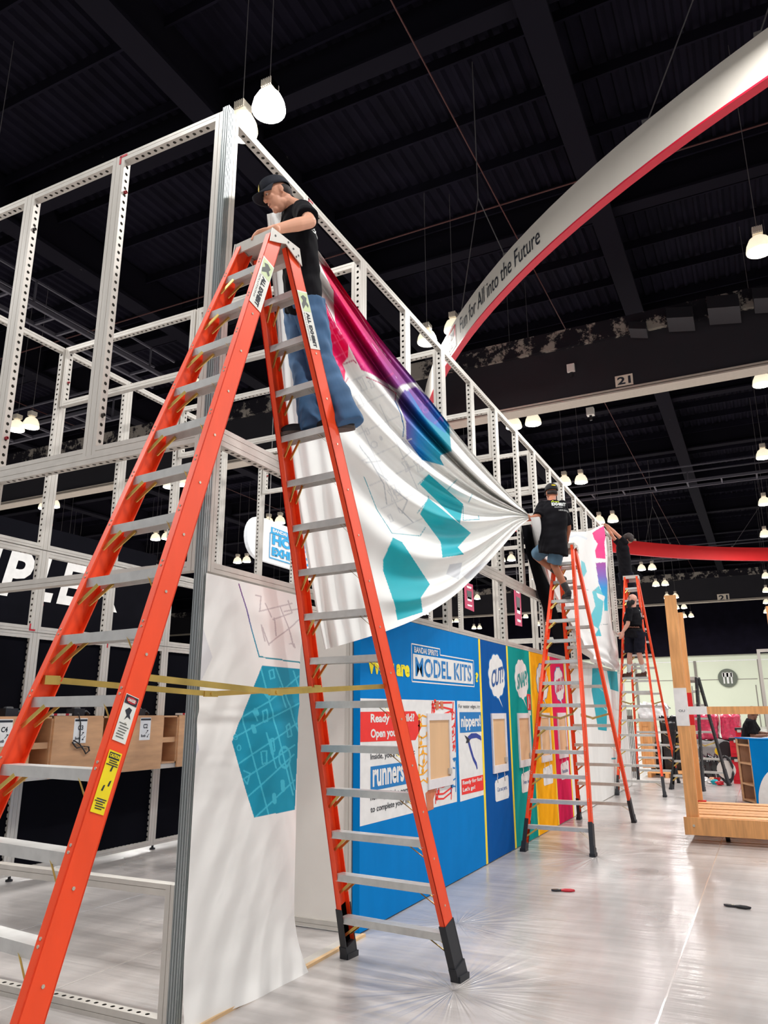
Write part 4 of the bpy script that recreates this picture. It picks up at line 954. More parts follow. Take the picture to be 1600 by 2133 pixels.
for i, x in enumerate((1.70, 2.52, 3.42)):
    t = thing('power_adapter', 'black power adapter on the %s plywood box' % ['left', 'C3', 'C2'][i], 'adapter', (x, YX+.1, 1.575), 'power adapters on the boxes')
    MB().box((x-.11,YX+.04,1.576), (x+.03,YX+.16,1.65)).lathe((x-.04,YX+.1,1.65), [(.05,0),(.04,.015),(0,.02)], 12).build('body', M_BLACK, t); MB().tube([(x+.03,YX+.1,1.60),(x+.10,YX+.1,1.62),(x+.16,YX+.12,1.592)], .016, 8).build('plug', M_BLACK, t)
for i, x in enumerate((2.2, 2.35, 3.1, 3.25, 4.15, 4.3)):
    t = thing('loose_packet', '%s small red and white packet lying on the plywood boxes' % ORD[i], 'packet', (x, YX+.12, 1.578), 'packets on the boxes')
    MB().box((x-.05,YX+.06,1.578), (x+.05,YX+.16,1.60)).build('wrapper', M_CREAM, t); MB().box((x-.03,YX+.058,1.58), (x+.01,YX+.06,1.6)).build('red_mark', M_RED, t)
cbt = thing('hanging_cable', 'black cable dangling in a bundle in front of the C3 box', 'cable', (2.42, YX-.03, 1.6))
MB().tube([(2.38,YX-.03,1.60),(2.40,YX-.035,1.60),(2.44,YX-.035,1.5),(2.45,YX-.035,1.30)], .006, 6).build('lead', M_BLACK, cbt)
cc = []
for i in range(60):
    a = i*0.63; cc.append((2.47+.12*math.cos(a)*math.cos(.4)+.02*math.sin(3*a), YX-.04-.012*math.sin(5*a), 1.26+.035*math.sin(2*a)-.045*math.cos(a)))
MB().tube(cc, .007, 6).build('coiled_bundle', M_BLACK, cbt)

# ------------------------------------------------------------------ hanging signs seen through the frames
hs = thing('hanging_sign', 'white rounded hanging sign with blue lettering seen through the frames', 'sign', (12.5, 8, 5.9))
pts = [(14.6,5.30),(14.6,6.40),(11.6,6.40)]+[(11.6+.55*math.cos(a)*1.05, 5.85+.55*math.sin(a)) for a in np.linspace(pi/2, 1.5*pi, 14)]
MB().prism([(x,8,z) for x, z in pts], (0,1,0), .1).build('panel', mat('sign_white', (226,230,234), .5), hs)
SB = mat('sign_blue', (0,158,216), .6); tb = MB().box((12.02,7.992,6.09), (13.45,7.998,6.24)).build('blue_tab', SB, hs)
text_on('BANDAI SPIRITS', (12.08,7.985,6.12), (1.3,0,0), (0,0,.09), M_WHITE, tb, .03)
text_on('HOBBY', (12.08,7.985,5.79), (2.0,0,0), (0,0,.27), SB, hs, .06); text_on('EXHIBITION', (12.08,7.985,5.50), (2.15,0,0), (0,0,.23), SB, hs, .06)
ol = MB()
for a, b in (((11.98,5.43),(14.32,5.43)),((14.32,5.43),(14.32,6.08)),((11.98,5.43),(11.98,6.08)),((11.98,6.08),(14.32,6.08))): ol.bar((a[0],7.985,a[1]), (b[0],7.985,b[1]), (0,1,0), (b[1]-a[1],0,b[0]-a[0]), .002, .012)
ol.build('outline', SB, hs)
for x in (12.0, 14.2): MB().tube([(x,8.05,6.4),(x,8.05,CZ)], .01, 5).build('suspension_cable', M_CABLE, hs)
for i, q in enumerate(([(968,1212),(985,1218),(988,1274),(970,1266)], [(1071,1215),(1084,1222),(1088,1305),(1075,1302)])):
    Q = [at(a, b, 'y', 9.0) for a, b in q]; t = thing('hanging_banner', ['left crimson hanging banner seen through the frames', 'right crimson hanging banner seen through the frames'][i], 'banner', tuple(Q[0]))
    pn = MB().prism(Q, (0,1,0), .03).build('fabric', mat('crimson_banner', (178,48,86), .7), t)
    c = (Q[0]+Q[2])/2; e = (Q[1]-Q[0]); h = Q[3]-Q[0]
    for (k0, k1, mm, nm) in ((.12,.2,M_WHITE,'print_line'),(.3,.62,M_BLACK,'print_figure'),(.55,.7,M_WHITE,'print_face'),(.84,.9,M_WHITE,'print_line')):
        MB().add([Q[0]+e*.2+h*k0+np.array([0,-.01,0]), Q[0]+e*.8+h*k0+np.array([0,-.01,0]), Q[0]+e*.75+h*k1+np.array([0,-.01,0]), Q[0]+e*.25+h*k1+np.array([0,-.01,0])], [(0,1,2,3)]).build(nm, mm, pn)
    MB().tube([Q[0]+e*.5, Q[0]+e*.5+np.array([0,0,CZ+.1-Q[0][2]])], .012, 5).build('suspension_cable', M_CABLE, t)

# ------------------------------------------------------------------ wooden cart
ct = thing('wooden_cart', 'low wooden lumber cart with tall posts at the right', 'cart', (7.3, -2.4, 0))
XC0, XC1, YC0, YC1 = 7.28, 9.22, -1.80, -3.6
MB().box((XC0,YC1,.10), (XC0+.045,YC0,.305)).build('front_board', M_PINE, ct); MB().box((XC1-.045,YC1,.10), (XC1,YC0,.305)).build('rear_board', M_PINE, ct)
for y in (YC0-.045, YC1): MB().box((XC0+.045,y,.10), (XC1-.045,y+.045,.27)).build('side_board', M_PINE, ct)
for i in range(6):
    x = XC0+.06+i*.31; MB().box((x,YC1+.05,.275+.004*(i % 2)), (x+.24,YC0-.05,.31+.004*(i % 2))).build('deck_board', M_PINE, ct)
for x, y in ((XC0+.35,-2.27), (XC1-.3,-2.27), (XC0+.35,YC1+.2), (XC1-.3,YC1+.2)):
    c = MB().lathe((x,y-.025,.062), [(.062,0),(.062,.05)], 16, 'y').build('caster', M_BLACK, ct); MB().box((x-.05,y-.045,.07), (x+.05,y-.03,.275)).box((x-.05,y+.03,.07), (x+.05,y+.045,.275)).box((x-.06,y-.05,.12), (x+.06,y+.05,.13)).build('caster_fork', M_ALUD, c)
q = at(1440, 1716, 'x', XC0); MB().lathe((XC0, q[1]-.03, q[2]-.02), [(.016,0),(.016,-.008)], 10, 'x').build('bolt_head', M_RIVET, ct)
def post(px_b, py_b, px_t, py_t, x, w, d, nm='post'):
    b = at(px_b, py_b, 'x', x); tz = at(px_t, py_t, 'x', x)[2]
    return MB().box((x, b[1]-w/2, .30), (x+d, b[1]+w/2, tz)).build(nm, M_PINE, ct), b[1], tz
p1, y1, t1_ = post(1443, 1700, 1393, 1240, XC0+.05, .145, .09)
p2, y2, t2_ = post(1453, 1672, 1412, 1276, XC1-.15, .15, .09)
q3 = at(1606, 1262, 'x', XC1-.15); p3 = MB().box((XC1-.15, q3[1]-.07, .30), (XC1-.06, q3[1]+.07, q3[2])).build('post', M_PINE, ct)
zr = at(1440, 1488, 'x', XC0+.05)[2]; zr1 = at(1440, 1472, 'x', XC0+.05)[2]
MB().box((XC0+.14,YC1,zr), (XC0+.18,y1-.02,zr1)).build('cross_rail', M_PINE, ct)
WT = mat('white_tape', (230,228,226), .5); RTP = mat('red_tape', (206,18,26), .45)
za, zb = at(1430, 1512, 'x', XC0+.05)[2], at(1415, 1433, 'x', XC0+.05)[2]
tp = MB().box((XC0+.047,y1-.077,za), (XC0+.143,y1+.077,zb)).build('white_tape', WT, p1); MB().box((XC0+.136,y1-.30,zr-.003), (XC0+.184,y1-.06,zr1+.003)).build('white_tape', WT, p1)
text_on('OU', (XC0+.045,y1+.035,zr+.03), (0,-.075,0), (0,0,.03), M_TXT, tp, .0)
for (a, b) in ((1487, 1510), (1443, 1472)):
    u0, u1 = at(1440, b, 'x', XC1-.15)[2], at(1440, a, 'x', XC1-.15)[2]; MB().box((XC1-.153,y2-.078,u0), (XC1-.057,y2+.078,u1)).build('red_tape', RTP, p2)
MB().box((XC1-.156,y2-.12,.312), (XC1-.05,y2+.09,.33)).build('red_tape', RTP, p2)

# ------------------------------------------------------------------ pliers on the floor
def pliers(px, py, ang, m, label):
    c = at(px, py, 'z', 0); t = thing('pliers', label, 'tool', (c[0], c[1], 0), 'pliers lying on the floor'); ca, sa = math.cos(ang), math.sin(ang)
    f = lambda a, b, z: (c[0]+a*ca-b*sa, c[1]+a*sa+b*ca, z)
    for s in (1, -1):
        MB().tube([f(.015,.008*s,.012), f(.05,.02*s,.012), f(.10,.019*s,.012), f(.135,.010*s,.012)], [.008,.0105,.0105,.007], 8).build('handle', m, t, True)
        MB().prism([f(-.075,.003*s,.004), f(-.055,.018*s,.004), f(-.02,.020*s,.004), f(.015,.010*s,.004), f(.015,0,.004), f(-.075,0,.004)], (0,0,1), .014).build('jaw', mat('tool_steel', (70,70,74), .35, .7), t)
    MB().lathe(f(-.005,0,.016), [(.012,0),(.012,.006),(.006,.008)], 12).build('pivot', M_RIVET, t)
pliers(1166, 1857, -1.25, M_RED, 'red handled pliers lying on the plastic covered floor'); pliers(1528, 1890, -1.75, M_BLACK, 'black handled pliers lying on the floor at the right')

# ------------------------------------------------------------------ crates, wrapped pallets and tool boxes at the back right
def xr(px0, py0, px1, py1, x): a, b = at(px0, py0, 'x', x), at(px1, py1, 'x', x); return min(a[1], b[1]), max(a[1], b[1]), max(0.0, min(a[2], b[2])), max(a[2], b[2])
def wrapped(x, px0, py0, px1, py1, depth, m, label, amp=.03, cat='pallet load', nm='wrapped_pallet', seed=1):
    y0, y1_, z0, z1 = xr(px0, py0, px1, py1, x); r = np.random.default_rng(seed)
    z0 = 0.0 if z0 < .25 else z0
    t = thing(nm, label, cat, (x, (y0+y1_)/2, z0)); bm = bmesh.new(); bmesh.ops.create_cube(bm, size=1.0)
    bmesh.ops.subdivide_edges(bm, edges=bm.edges[:], cuts=7, use_grid_fill=True)
    for v in bm.verts:
        p = v.co; k = amp*(math.sin(9*p.x+5*p.z+seed)+math.sin(13*p.y-4*p.z+2*seed)+r.uniform(-1,1)*.8)
        v.co = Vector((x+depth*(p.x+.5)+k*.6, y0+(y1_-y0)*(p.y+.5)+k*.5, max(z0+.004, z0+(z1-z0)*(p.z+.5)+(k if p.z > .45 else 0))))-t.location
    me = bpy.data.meshes.new('film_wrap'); bm.to_mesh(me); bm.free(); obj('film_wrap', me, m, t, True); return t
FILM = mat('black_film', (20,20,24), .18, 0, .2, 6, 1.5, coat=.5); CLEAR = mat('clear_film_grey', (150,146,146), .2, 0, .25, 5, 1.5, coat=.5); REDW = mat('red_wrapped', (206,44,84), .25, 0, .35, 14, 1.5, coat=.8); WHP = mat('white_film', (214,212,212), .3, 0, .2, 6, 1.5)
wrapped(18.2, 1372, 1495, 1440, 1622, 1.6, FILM, 'tall black film wrapped pallet behind the cart posts', seed=2)
wrapped(18.0, 1352, 1548, 1373, 1612, 1.2, FILM, 'lower black wrapped load next to the plywood crate', seed=3)
wrapped(19.9, 1330, 1470, 1388, 1500, 1.0, WHP, 'crumpled white plastic heaped behind the far ladder', .06, 'plastic', 'plastic_heap', 4)
wrapped(18.6, 1441, 1542, 1560, 1606, 1.2, CLEAR, 'grey film wrapped stack under the red wrapped boxes', seed=5)
wrapped(18.8, 1441, 1488, 1497, 1541, 1.0, REDW, 'left red box load in clear film', seed=6); wrapped(18.8, 1499, 1488, 1545, 1541, 1.0, REDW, 'right red box load in glittering clear film', seed=7)
wrapped(17.4, 1463, 1580, 1500, 1625, .7, FILM, 'low black bag slumped behind the black ladder', .05, 'bag', 'black_bag', 8)
def crate(x, px0, py0, px1, py1, depth, label):
    y0, y1_, z0, z1 = xr(px0, py0, px1, py1, x); t = thing('wooden_crate', label, 'crate', (x, (y0+y1_)/2, z0)); n = 6
    for i in range(n): h = (z1-z0)/n; MB().box((x,y0,z0+h*i+.004), (x+.02,y1_,z0+h*(i+1)-.004)).build('plank', M_PINE, t)
    MB().box((x+.02,y0,z0), (x+depth,y1_,z1)).build('crate_body', M_WOOD, t)
    for y in (y0, y1_-.07): MB().box((x-.02,y,z0), (x,y+.07,z1)).build('batten', M_PINE, t)
crate(17.6, 1330, 1497, 1364, 1600, .8, 'tall wooden crate seen between the rails of the farthest ladder')
y0, y1_, z0, z1 = xr(1300, 1478, 1327, 1603, 16.9); z0 = 0.0; t = thing('slatted_panel', 'grey slatted panel leaning at the booth end', 'panel', (16.9, y0, z0))
for i in range(5): yy = y0+(y1_-y0)*(i+.15)/5; MB().box((16.9,yy,z0), (16.94,yy+(y1_-y0)/5*.55,z1)).build('slat', mat('slat_grey', (96,96,98), .6), t)
MB().box((16.94,y0,z1-.25), (16.97,y1_,z1-.15)).box((16.94,y0,z0+.15), (16.97,y1_,z0+.25)).build('cross_batten', M_PINE, t)
t = thing('wooden_pallet', 'flat wooden pallet on the floor under the black film', 'pallet', (17.2, -.4, 0)); y0, y1_, _, _ = xr(1348, 1600, 1432, 1622, 17.2)
for i in range(4): MB().box((17.2+.25*i,y0,.10), (17.36+.25*i,y1_,.125)).build('deck_board', M_PINE, t)
for i in range(3): yy = y0+(y1_-y0-.09)*i/2; MB().box((17.2,yy,0), (18.15,yy+.09,.10)).build('runner', M_PINE, t)
# stack of red tool boxes
TB = mat('toolbox_red', (206,20,40), .4)
for i, (a, b, c, d, lab) in enumerate(((1525, 1596, 1550, 1632, 'big red wheeled tool box at the bottom of the stack'), (1521, 1556, 1551, 1590, 'red tool box with drawers in the middle of the stack'), (1533, 1532, 1551, 1552, 'small red tool box on top of the stack'))):
    y0, y1_, z0, z1 = xr(a, b, c, d, 16.2); z0 = [0, .58, 1.0][i]; z1 = [.575, .995, 1.22][i]
    t = thing('tool_box', lab, 'tool box', (16.2, y0, z0), 'stacked red tool boxes')
    MB().box((16.2,y0,z0), (16.6,y1_,z1-.06)).build('body', TB, t); MB().box((16.19,y0-.01,z1-.06), (16.61,y1_+.01,z1)).build('lid', M_BLACK, t)
    for k in range(2): MB().box((16.185,y0+.03,z0+.08+.16*k), (16.2,y1_-.03,z0+.10+.16*k)).build('rib', TB, t)
    MB().box((16.18,(y0+y1_)/2-.04,z1-.10), (16.2,(y0+y1_)/2+.04,z1-.04)).build('latch', M_ALU, t)
q = at(1514, 1610, 'x', 16.05); t = thing('spoked_wheel', 'pale spoked wheel standing beside the tool boxes', 'wheel', (16.05, q[1], 0))
MB().tube([(16.4, q[1]+.03*math.sin(a), .31+.29*math.cos(a)) if False else (16.05+.05*math.sin(a), q[1]+.14*math.sin(a), .31+.28*math.cos(a)) for a in np.linspace(0, 2*pi, 25)], .03, 8, False).build('tyre', M_BLACK, t)
MB().lathe((16.04,q[1],.31), [(.0,0),(.20,.0),(.20,.02),(0,.02)], 18, 'x').build('hub_plate', M_CREAM, t)
y0, y1_, z0, z1 = xr(1503, 1540, 1524, 1580, 16.9); t = thing('work_lamp', 'black and yellow floodlight resting by the tool boxes', 'lamp', (16.9, y0, z0))
c_ = np.array([16.9, (y0+y1_)/2, (z0+z1)/2]); MB().lathe(c_-np.array([.2,0,0]), [(.18,0),(.20,.05),(.14,.25),(.05,.34)], 14, 'x').build('housing', M_BLACK, t); MB().lathe(c_+np.array([-.12,.16,-.05]), [(.10,0),(.06,.06)], 10, 'x').build('yellow_cap', mat('lamp_yellow', (236,196,30), .4), t); MB().beam(c_+np.array([.1,0,-.1]), (17.0, c_[1], 0), .06).build('stand', M_BLACK, t)
q = at(1494, 1622, 'x', 15.95); t = thing('paper_cup', 'red paper cup with a straw on the floor behind the black ladder', 'cup', (15.95, q[1], 0)); MB().lathe((15.95,q[1],0), [(.05,0),(.07,.14),(.06,.14),(.045,.01)], 14).build('cup_body', RTP, t); MB().tube([(15.95,q[1],.08),(15.95,q[1]+.02,.24)], .006, 6).build('straw', M_WHITE, t)
for i, (u, v) in enumerate(((1470, 1628), (1478, 1632), (1484, 1629), (1500, 1636), (1490, 1634))):
    q = at(u, v, 'z', 0); t = thing('crumpled_scrap', '%s crumpled scrap from the left among the litter behind the black ladder' % ORD[i], 'litter', tuple(q), 'litter on the floor')
    bm = bmesh.new(); bmesh.ops.create_icosphere(bm, subdivisions=2, radius=.09)
    for w_ in bm.verts: w_.co *= rng.uniform(.6, 1.2); w_.co.z = max(0, w_.co.z*.7+.05)
    me = bpy.data.meshes.new('scrap'); bm.to_mesh(me); bm.free(); obj('scrap', me, [WHP, M_WHITE, M_WOOD, TB, P_TE2][i], t)

# ------------------------------------------------------------------ blue counter at the right edge
nrm_ = lambda v: v/np.linalg.norm(v)
A_, B_ = at(1547, 1668, 'z', 0), at(1577, 1677, 'z', 0); e = B_-A_; e = e/np.linalg.norm(e); g_ = nrm_(np.array([-.38, -.92, 0.0]))
bt = thing('blue_counter', 'blue fronted plywood counter cut by the right picture edge', 'counter', tuple(A_)); Hc = 1.10; Lc = 1.6; wd = float(np.linalg.norm(B_-A_))
up = np.array([0,0,1.0]); th_ = .02
MB().prism([B_, B_+g_*Lc, B_+g_*Lc+up*Hc, B_+up*Hc], e, th_).build('blue_front', BLUE, bt)
pw = []
for i in range(24):
    a = i/23*pi/2; pw.append(B_+g_*(.03+.52*(1-math.cos(a)))+up*(.02+.66*math.sin(a)))
MB().prism([B_+g_*1.2+up*.02]+pw[::-1]+[] if False else pw+[B_+g_*1.58+up*.70, B_+g_*1.58+up*.02], e, th_+.004).build('white_shape', M_WHITE, bt)
MB().prism([A_, A_+g_*Lc, A_+g_*Lc+up*Hc, A_+up*Hc], e, .015).build('back_board', mat('walnut_ply', (150,108,80), .65, 0, .15, 4), bt)
MB().prism([A_+g_*.3, B_+g_*.3, B_+g_*.3+up*Hc, A_+g_*.3+up*Hc], g_, .02).build('divider', M_WOOD, bt)
for z in (.02, .30, .66, .98): MB().prism([A_+up*z, B_+up*z, B_+g_*Lc+up*z, A_+g_*Lc+up*z], up, .03).build('shelf', M_WOOD, bt)
MB().prism([A_, A_+g_*.03, A_+g_*.03+up*Hc, A_+up*Hc], e, .04).build('upright', M_WOOD, bt); MB().prism([B_-e*.04, B_-e*.04+g_*.03, B_-e*.04+g_*.03+up*Hc, B_-e*.04+up*Hc], e, .04).build('upright', M_WOOD, bt)
MB().prism([A_+up*Hc-e*.02, B_+up*Hc+e*.03, B_+g_*Lc+up*Hc+e*.03, A_+g_*Lc+up*Hc-e*.02], up, .02).build('counter_top', BLUE, bt); MB().prism([A_+up*(Hc+.021)+g_*.1, B_+up*(Hc+.021)+g_*.1, B_+g_*.3+up*(Hc+.021), A_+g_*.3+up*(Hc+.021)], up, .004).build('grey_tray', mat('tray_grey', (170,186,206), .5), bt)
fr = frame(1.2, 2.2, (14.2, float(at(1582,1400,'x',14.2)[1]), float(at(1584,1352,'x',14.2)[2])-2.2), -pi/2, 'pale aluminium frame standing at the right picture edge', 'loose frames', 1)

# ------------------------------------------------------------------ people
from mathutils.bvhtree import BVHTree
RH_ = np.array([math.sin(YAW), -math.cos(YAW), 0.0]); ZU = np.array([0, 0, 1.0])
def nrm(v): v = np.array(v, float); return v/(np.linalg.norm(v)+1e-12)
def ico(mb, c, ax, r, sub=3):
    bm = bmesh.new(); bmesh.ops.create_icosphere(bm, subdivisions=sub, radius=1.0)
    A = np.stack([nrm(a)*q for a, q in zip(ax, r)], 0); V = np.array([v.co[:] for v in bm.verts]) @ A+np.array(c)
    F = [tuple(v.index for v in f.verts) for f in bm.faces]; bm.free(); mb.add(V, F)
BAS = (np.array([1.0,0,0]), np.array([0,1.0,0]), ZU)
def cap_(mb, pts, rs):
    mb.tube(pts, rs, 14)
    for p, r in zip(pts, rs): ico(mb, p, BAS, (r, r, r), 2)
def loft(mb, secs, n=24):
    """closed tube through elliptical sections (centre, side axis, forward axis, half side, half forward)"""
    V = []; F = []
    for c, s, f, a, b in secs:
        for k in range(n):
            t = 2*pi*k/n; V.append(np.array(c)+nrm(s)*a*math.copysign(abs(math.cos(t))**.85, math.cos(t))+nrm(f)*b*math.copysign(abs(math.sin(t))**.85, math.sin(t)))
    m = len(secs)
    for i in range(m-1):
        for k in range(n): F.append((i*n+k, i*n+(k+1) % n, (i+1)*n+(k+1) % n, (i+1)*n+k))
    F.append(tuple(range(n))[::-1]); F.append(tuple((m-1)*n+k for k in range(n))); mb.add(V, F)
def fuse(mb, name, m, parent, vox, smooth=3, crease=0.0, seed=0):
    """join overlapping solids into one continuous skin"""
    me = bpy.data.meshes.new(name); me.from_pydata(mb.v, [], mb.f); me.update(); fixn(me)
    o = bpy.data.objects.new(name, me); COL.objects.link(o)
    md = o.modifiers.new('r', 'REMESH'); md.mode = 'VOXEL'; md.voxel_size = vox
    if smooth: ms = o.modifiers.new('s', 'SMOOTH'); ms.factor = 0.5; ms.iterations = smooth
    dg = bpy.context.evaluated_depsgraph_get(); m2 = bpy.data.meshes.new_from_object(o.evaluated_get(dg)); bpy.data.objects.remove(o); bpy.data.meshes.remove(me)
    V = np.empty(len(m2.vertices)*3, np.float32); m2.vertices.foreach_get('co', V); V = V.reshape(-1, 3).astype(float)
    if crease:
        N = np.empty(len(V)*3, np.float32); m2.vertices.foreach_get('normal', N); N = N.reshape(-1, 3); k = seed*1.7
        w = np.sin(V[:,2]*34+9*np.sin(V[:,0]*11+V[:,1]*9+k))*.6+np.sin(V[:,0]*27+V[:,1]*31+V[:,2]*17+k)*.5+np.sin(V[:,2]*71-V[:,0]*35+k)*.25
        V = V+N*(w*crease)[:, None]
    V = V-np.array(parent_origin(parent)); m2.vertices.foreach_set('co', V.astype(np.float32).ravel()); m2.update(); m2.name = name
    return obj(name, m2, m, parent, True)
def skinmat(name, rgb): return mat(name, rgb, .5, 0, .07, 9, .04, spec=.35)
def hand(mb, w, d, n, t, curl, k=1.0, point=False):
    """palm and five fingers: wrist w, direction d, bend towards n, thumb side t"""
    d, n = nrm(d), nrm(n); t = nrm(np.array(t)-d*(np.array(t) @ d)-n*(np.array(t) @ n)*.5)
    c = w+d*.05*k; ico(mb, c, (d, t, np.cross(d, t)), (.055*k, .040*k, .017*k)); cap_(mb, [w-d*.02, w+d*.02], [.026*k, .026*k])
    for i in range(4):
        o = .030-.020*i; L = [.072,.080,.074,.058][i]*k; a = curl*(.6 if (point and i == 0) else 1.0)+.08*i
        b = w+d*(.088-.006*abs(i-1.2))*k+t*o*k; p = [b-d*.015*k, b]
        dd = d
        for j, fr in enumerate((.42, .33, .25)):
            an = a*(1, .9, .7)[j]; dd = nrm(dd*math.cos(an)+n*math.sin(an)); n_ = n; p.append(p[-1]+dd*L*fr)
        cap_(mb, p, [.0098*k,.0098*k,.0092*k,.0084*k,.0072*k])
    b = w+d*.025*k+t*.032*k; q1 = b+nrm(t*.75+d*.65+n*.2)*.040*k; q2 = q1+nrm(d*.85+t*.2+n*.5)*.032*k
    cap_(mb, [w+d*.012*k+t*.012*k, b, q1, q2], [.016*k,.014*k,.0115*k,.009*k])
def head_parts(mb, H, f, u, s, k=1.0):
    ico(mb, H, (f, s, u), (.099*k, .077*k, .096*k)); ico(mb, H+f*.040*k-u*.066*k, (f, s, u), (.058*k, .057*k, .080*k))
    ico(mb, H+f*.076*k-u*.126*k, (f, s, u), (.024*k, .028*k, .022*k)); ico(mb, H+f*.020*k-u*.092*k, (f, s, u), (.056*k, .054*k, .040*k))
    cap_(mb, [H+f*.093*k+u*.004*k, H+f*.112*k-u*.030*k], [.0085*k, .0135*k]); 
    for e in (-1, 1):
        ico(mb, H+f*.108*k-u*.036*k+s*e*.011*k, (f, s, u), (.010*k, .009*k, .008*k), 2)
        ico(mb, H+f*.086*k+u*.016*k+s*e*.030*k, (f, s, u), (.014*k, .027*k, .009*k), 2)
        ico(mb, H+f*.066*k-u*.038*k+s*e*.038*k, (f, s, u), (.026*k, .020*k, .022*k), 2)
        ico(mb, H-f*.006*k-u*.020*k+s*e*.077*k, (nrm(f*.95-s*e*.3), nrm(s*e+f*.2), u), (.020*k, .009*k, .031*k), 2)
        ico(mb, H-f*.002*k-u*.046*k+s*e*.075*k, (f, s, u), (.010*k, .008*k, .012*k), 2)
    ico(mb, H+f*.092*k-u*.072*k, (f, s, u), (.013*k, .024*k, .007*k), 2); ico(mb, H+f*.090*k-u*.088*k, (f, s, u), (.013*k, .021*k, .009*k), 2)
def face_details(t, H, f, u, s, k, brow):
    for e in (-1, 1):
        w = MB(); ico(w, H+f*.088*k-u*.008*k+s*e*.031*k, (f, s, u), (.009*k, .012*k, .0045*k), 2); ey = w.build('eye', mat('eye_white', (222,214,206), .3), t, True)
        w = MB(); ico(w, H+f*.0955*k-u*.011*k+s*e*.031*k, (f, s, u), (.0045*k, .0055*k, .0042*k), 2); w.build('iris', mat('iris', (50,38,30), .2), ey, True)
        w = MB(); cap_(w, [H+f*.103*k+u*.018*k+s*e*.012*k, H+f*.098*k+u*.026*k+s*e*.034*k, H+f*.082*k+u*.020*k+s*e*.052*k], [.004*k, .005*k, .003*k]); w.build('eyebrow', brow, t, True)
    w = MB(); cap_(w, [H+f*.1015*k-u*.080*k-s*.02*k, H+f*.104*k-u*.080*k, H+f*.1015*k-u*.080*k+s*.02*k], [.002*k,.0025*k,.002*k]); w.build('mouth_line', mat('lips', (150,84,74), .5), t, True)
def ballcap(t, H, f, u, s, m, k=1.0, emblem=None, back=False):
    mb = MB(); n = 36; V = []; F = []
    rows = [(1.0, .0), (1.01, .03), (.985, .055), (.90, .085), (.72, .112), (.42, .130), (.0, .135)]
    for r, h in rows:
        for i in range(n):
            a = 2*pi*i/n; V.append(H+u*(.022+h*.84)*k+f*(.110*r*math.cos(a)-.004)*k+s*.090*r*math.sin(a)*k+f*(.01*h/.1*k if math.cos(a) > 0 else 0))
    for j in range(len(rows)-1):
        for i in range(n): F.append((j*n+i, j*n+(i+1) % n, (j+1)*n+(i+1) % n, (j+1)*n+i))
    cr = mb.add(V, F).build('cap_crown', m, t, True); md = cr.modifiers.new('t', 'SOLIDIFY'); md.thickness = .003
    mb = MB(); V = []; F = []; m_ = 17; sg = 1
    for j in range(6):
        q = j/5
        for i in range(m_):
            a = (-75+150*i/(m_-1))*pi/180; L = .082*max(0, math.cos(a))**.55
            V.append(H+u*(.026-.010*q-.050*(math.sin(a)**2)*q*.8)*k+f*((.106*math.cos(a))+L*q)*k+s*(.089*math.sin(a)*(1-.06*q))*k)
    for j in range(5):
        for i in range(m_-1): F.append((j*m_+i, j*m_+i+1, (j+1)*m_+i+1, (j+1)*m_+i))
    br = mb.add(V, F).build('cap_brim', m, cr, True); md = br.modifiers.new('t', 'SOLIDIFY'); md.thickness = .004
    w = MB(); ico(w, H+u*.137*k, (f, s, u), (.008*k, .008*k, .005*k), 2); w.build('cap_button', m, cr, True)
    if emblem is not None:
        w = MB(); sgn = -1 if back else 1; pts = []
        for i in range(14):
            a = 2*pi*i/14; hx = .026*math.sin(a); hz = .068+.022*math.cos(a)+(-.012 if math.cos(a) < -.5 else 0)
            if back: hx *= 1.25; hz = .058+.010*math.cos(a)
            h = hz; r = np.interp(h, [0,.025,.046,.071,.094,.11], [1.,1.01,.985,.9,.72,.42])
            pts.append(H+u*(.022+h)*k+f*sgn*((.113+.01*h/.084*(sgn > 0))*r*math.cos(hx/.1)+(-.004*sgn)+.0035)*k+s*hx*k)
        w.add(pts, [tuple(range(14))]).build('cap_emblem', emblem, cr)
    return cr
def shoe(t, heel, toe, m, sole, k=1.0, sock=None):
    d = np.array(toe)-np.array(heel); L = np.linalg.norm(d); d = nrm(d*np.array([1,1,.3])); s = nrm(np.cross(ZU, d)); heel = np.array(heel, float)
    mb = MB(); ico(mb, heel+d*L*.28+ZU*.045*k, (d, s, ZU), (L*.28, .043*k, .046*k)); ico(mb, heel+d*L*.64+ZU*.042*k, (d, s, ZU), (L*.36, .050*k, .042*k)); ico(mb, heel+d*L*.20+ZU*.080*k, (d, s, ZU), (.062*k, .044*k, .055*k)); ico(mb, heel+d*L*.42+ZU*.06*k, (nrm(d-ZU*.4), s, ZU), (L*.26, .036*k, .03*k))
    o = fuse(mb, 'shoe', m, t, .006, 3)
    so = []
    for i in range(20):
        a = 2*pi*i/20; so.append(heel+d*(L*.5+L*.51*math.cos(a))+s*(.046+.006*math.cos(a))*math.sin(a)*k)
    MB().prism(so, ZU, .022*k).build('sole', sole, o)
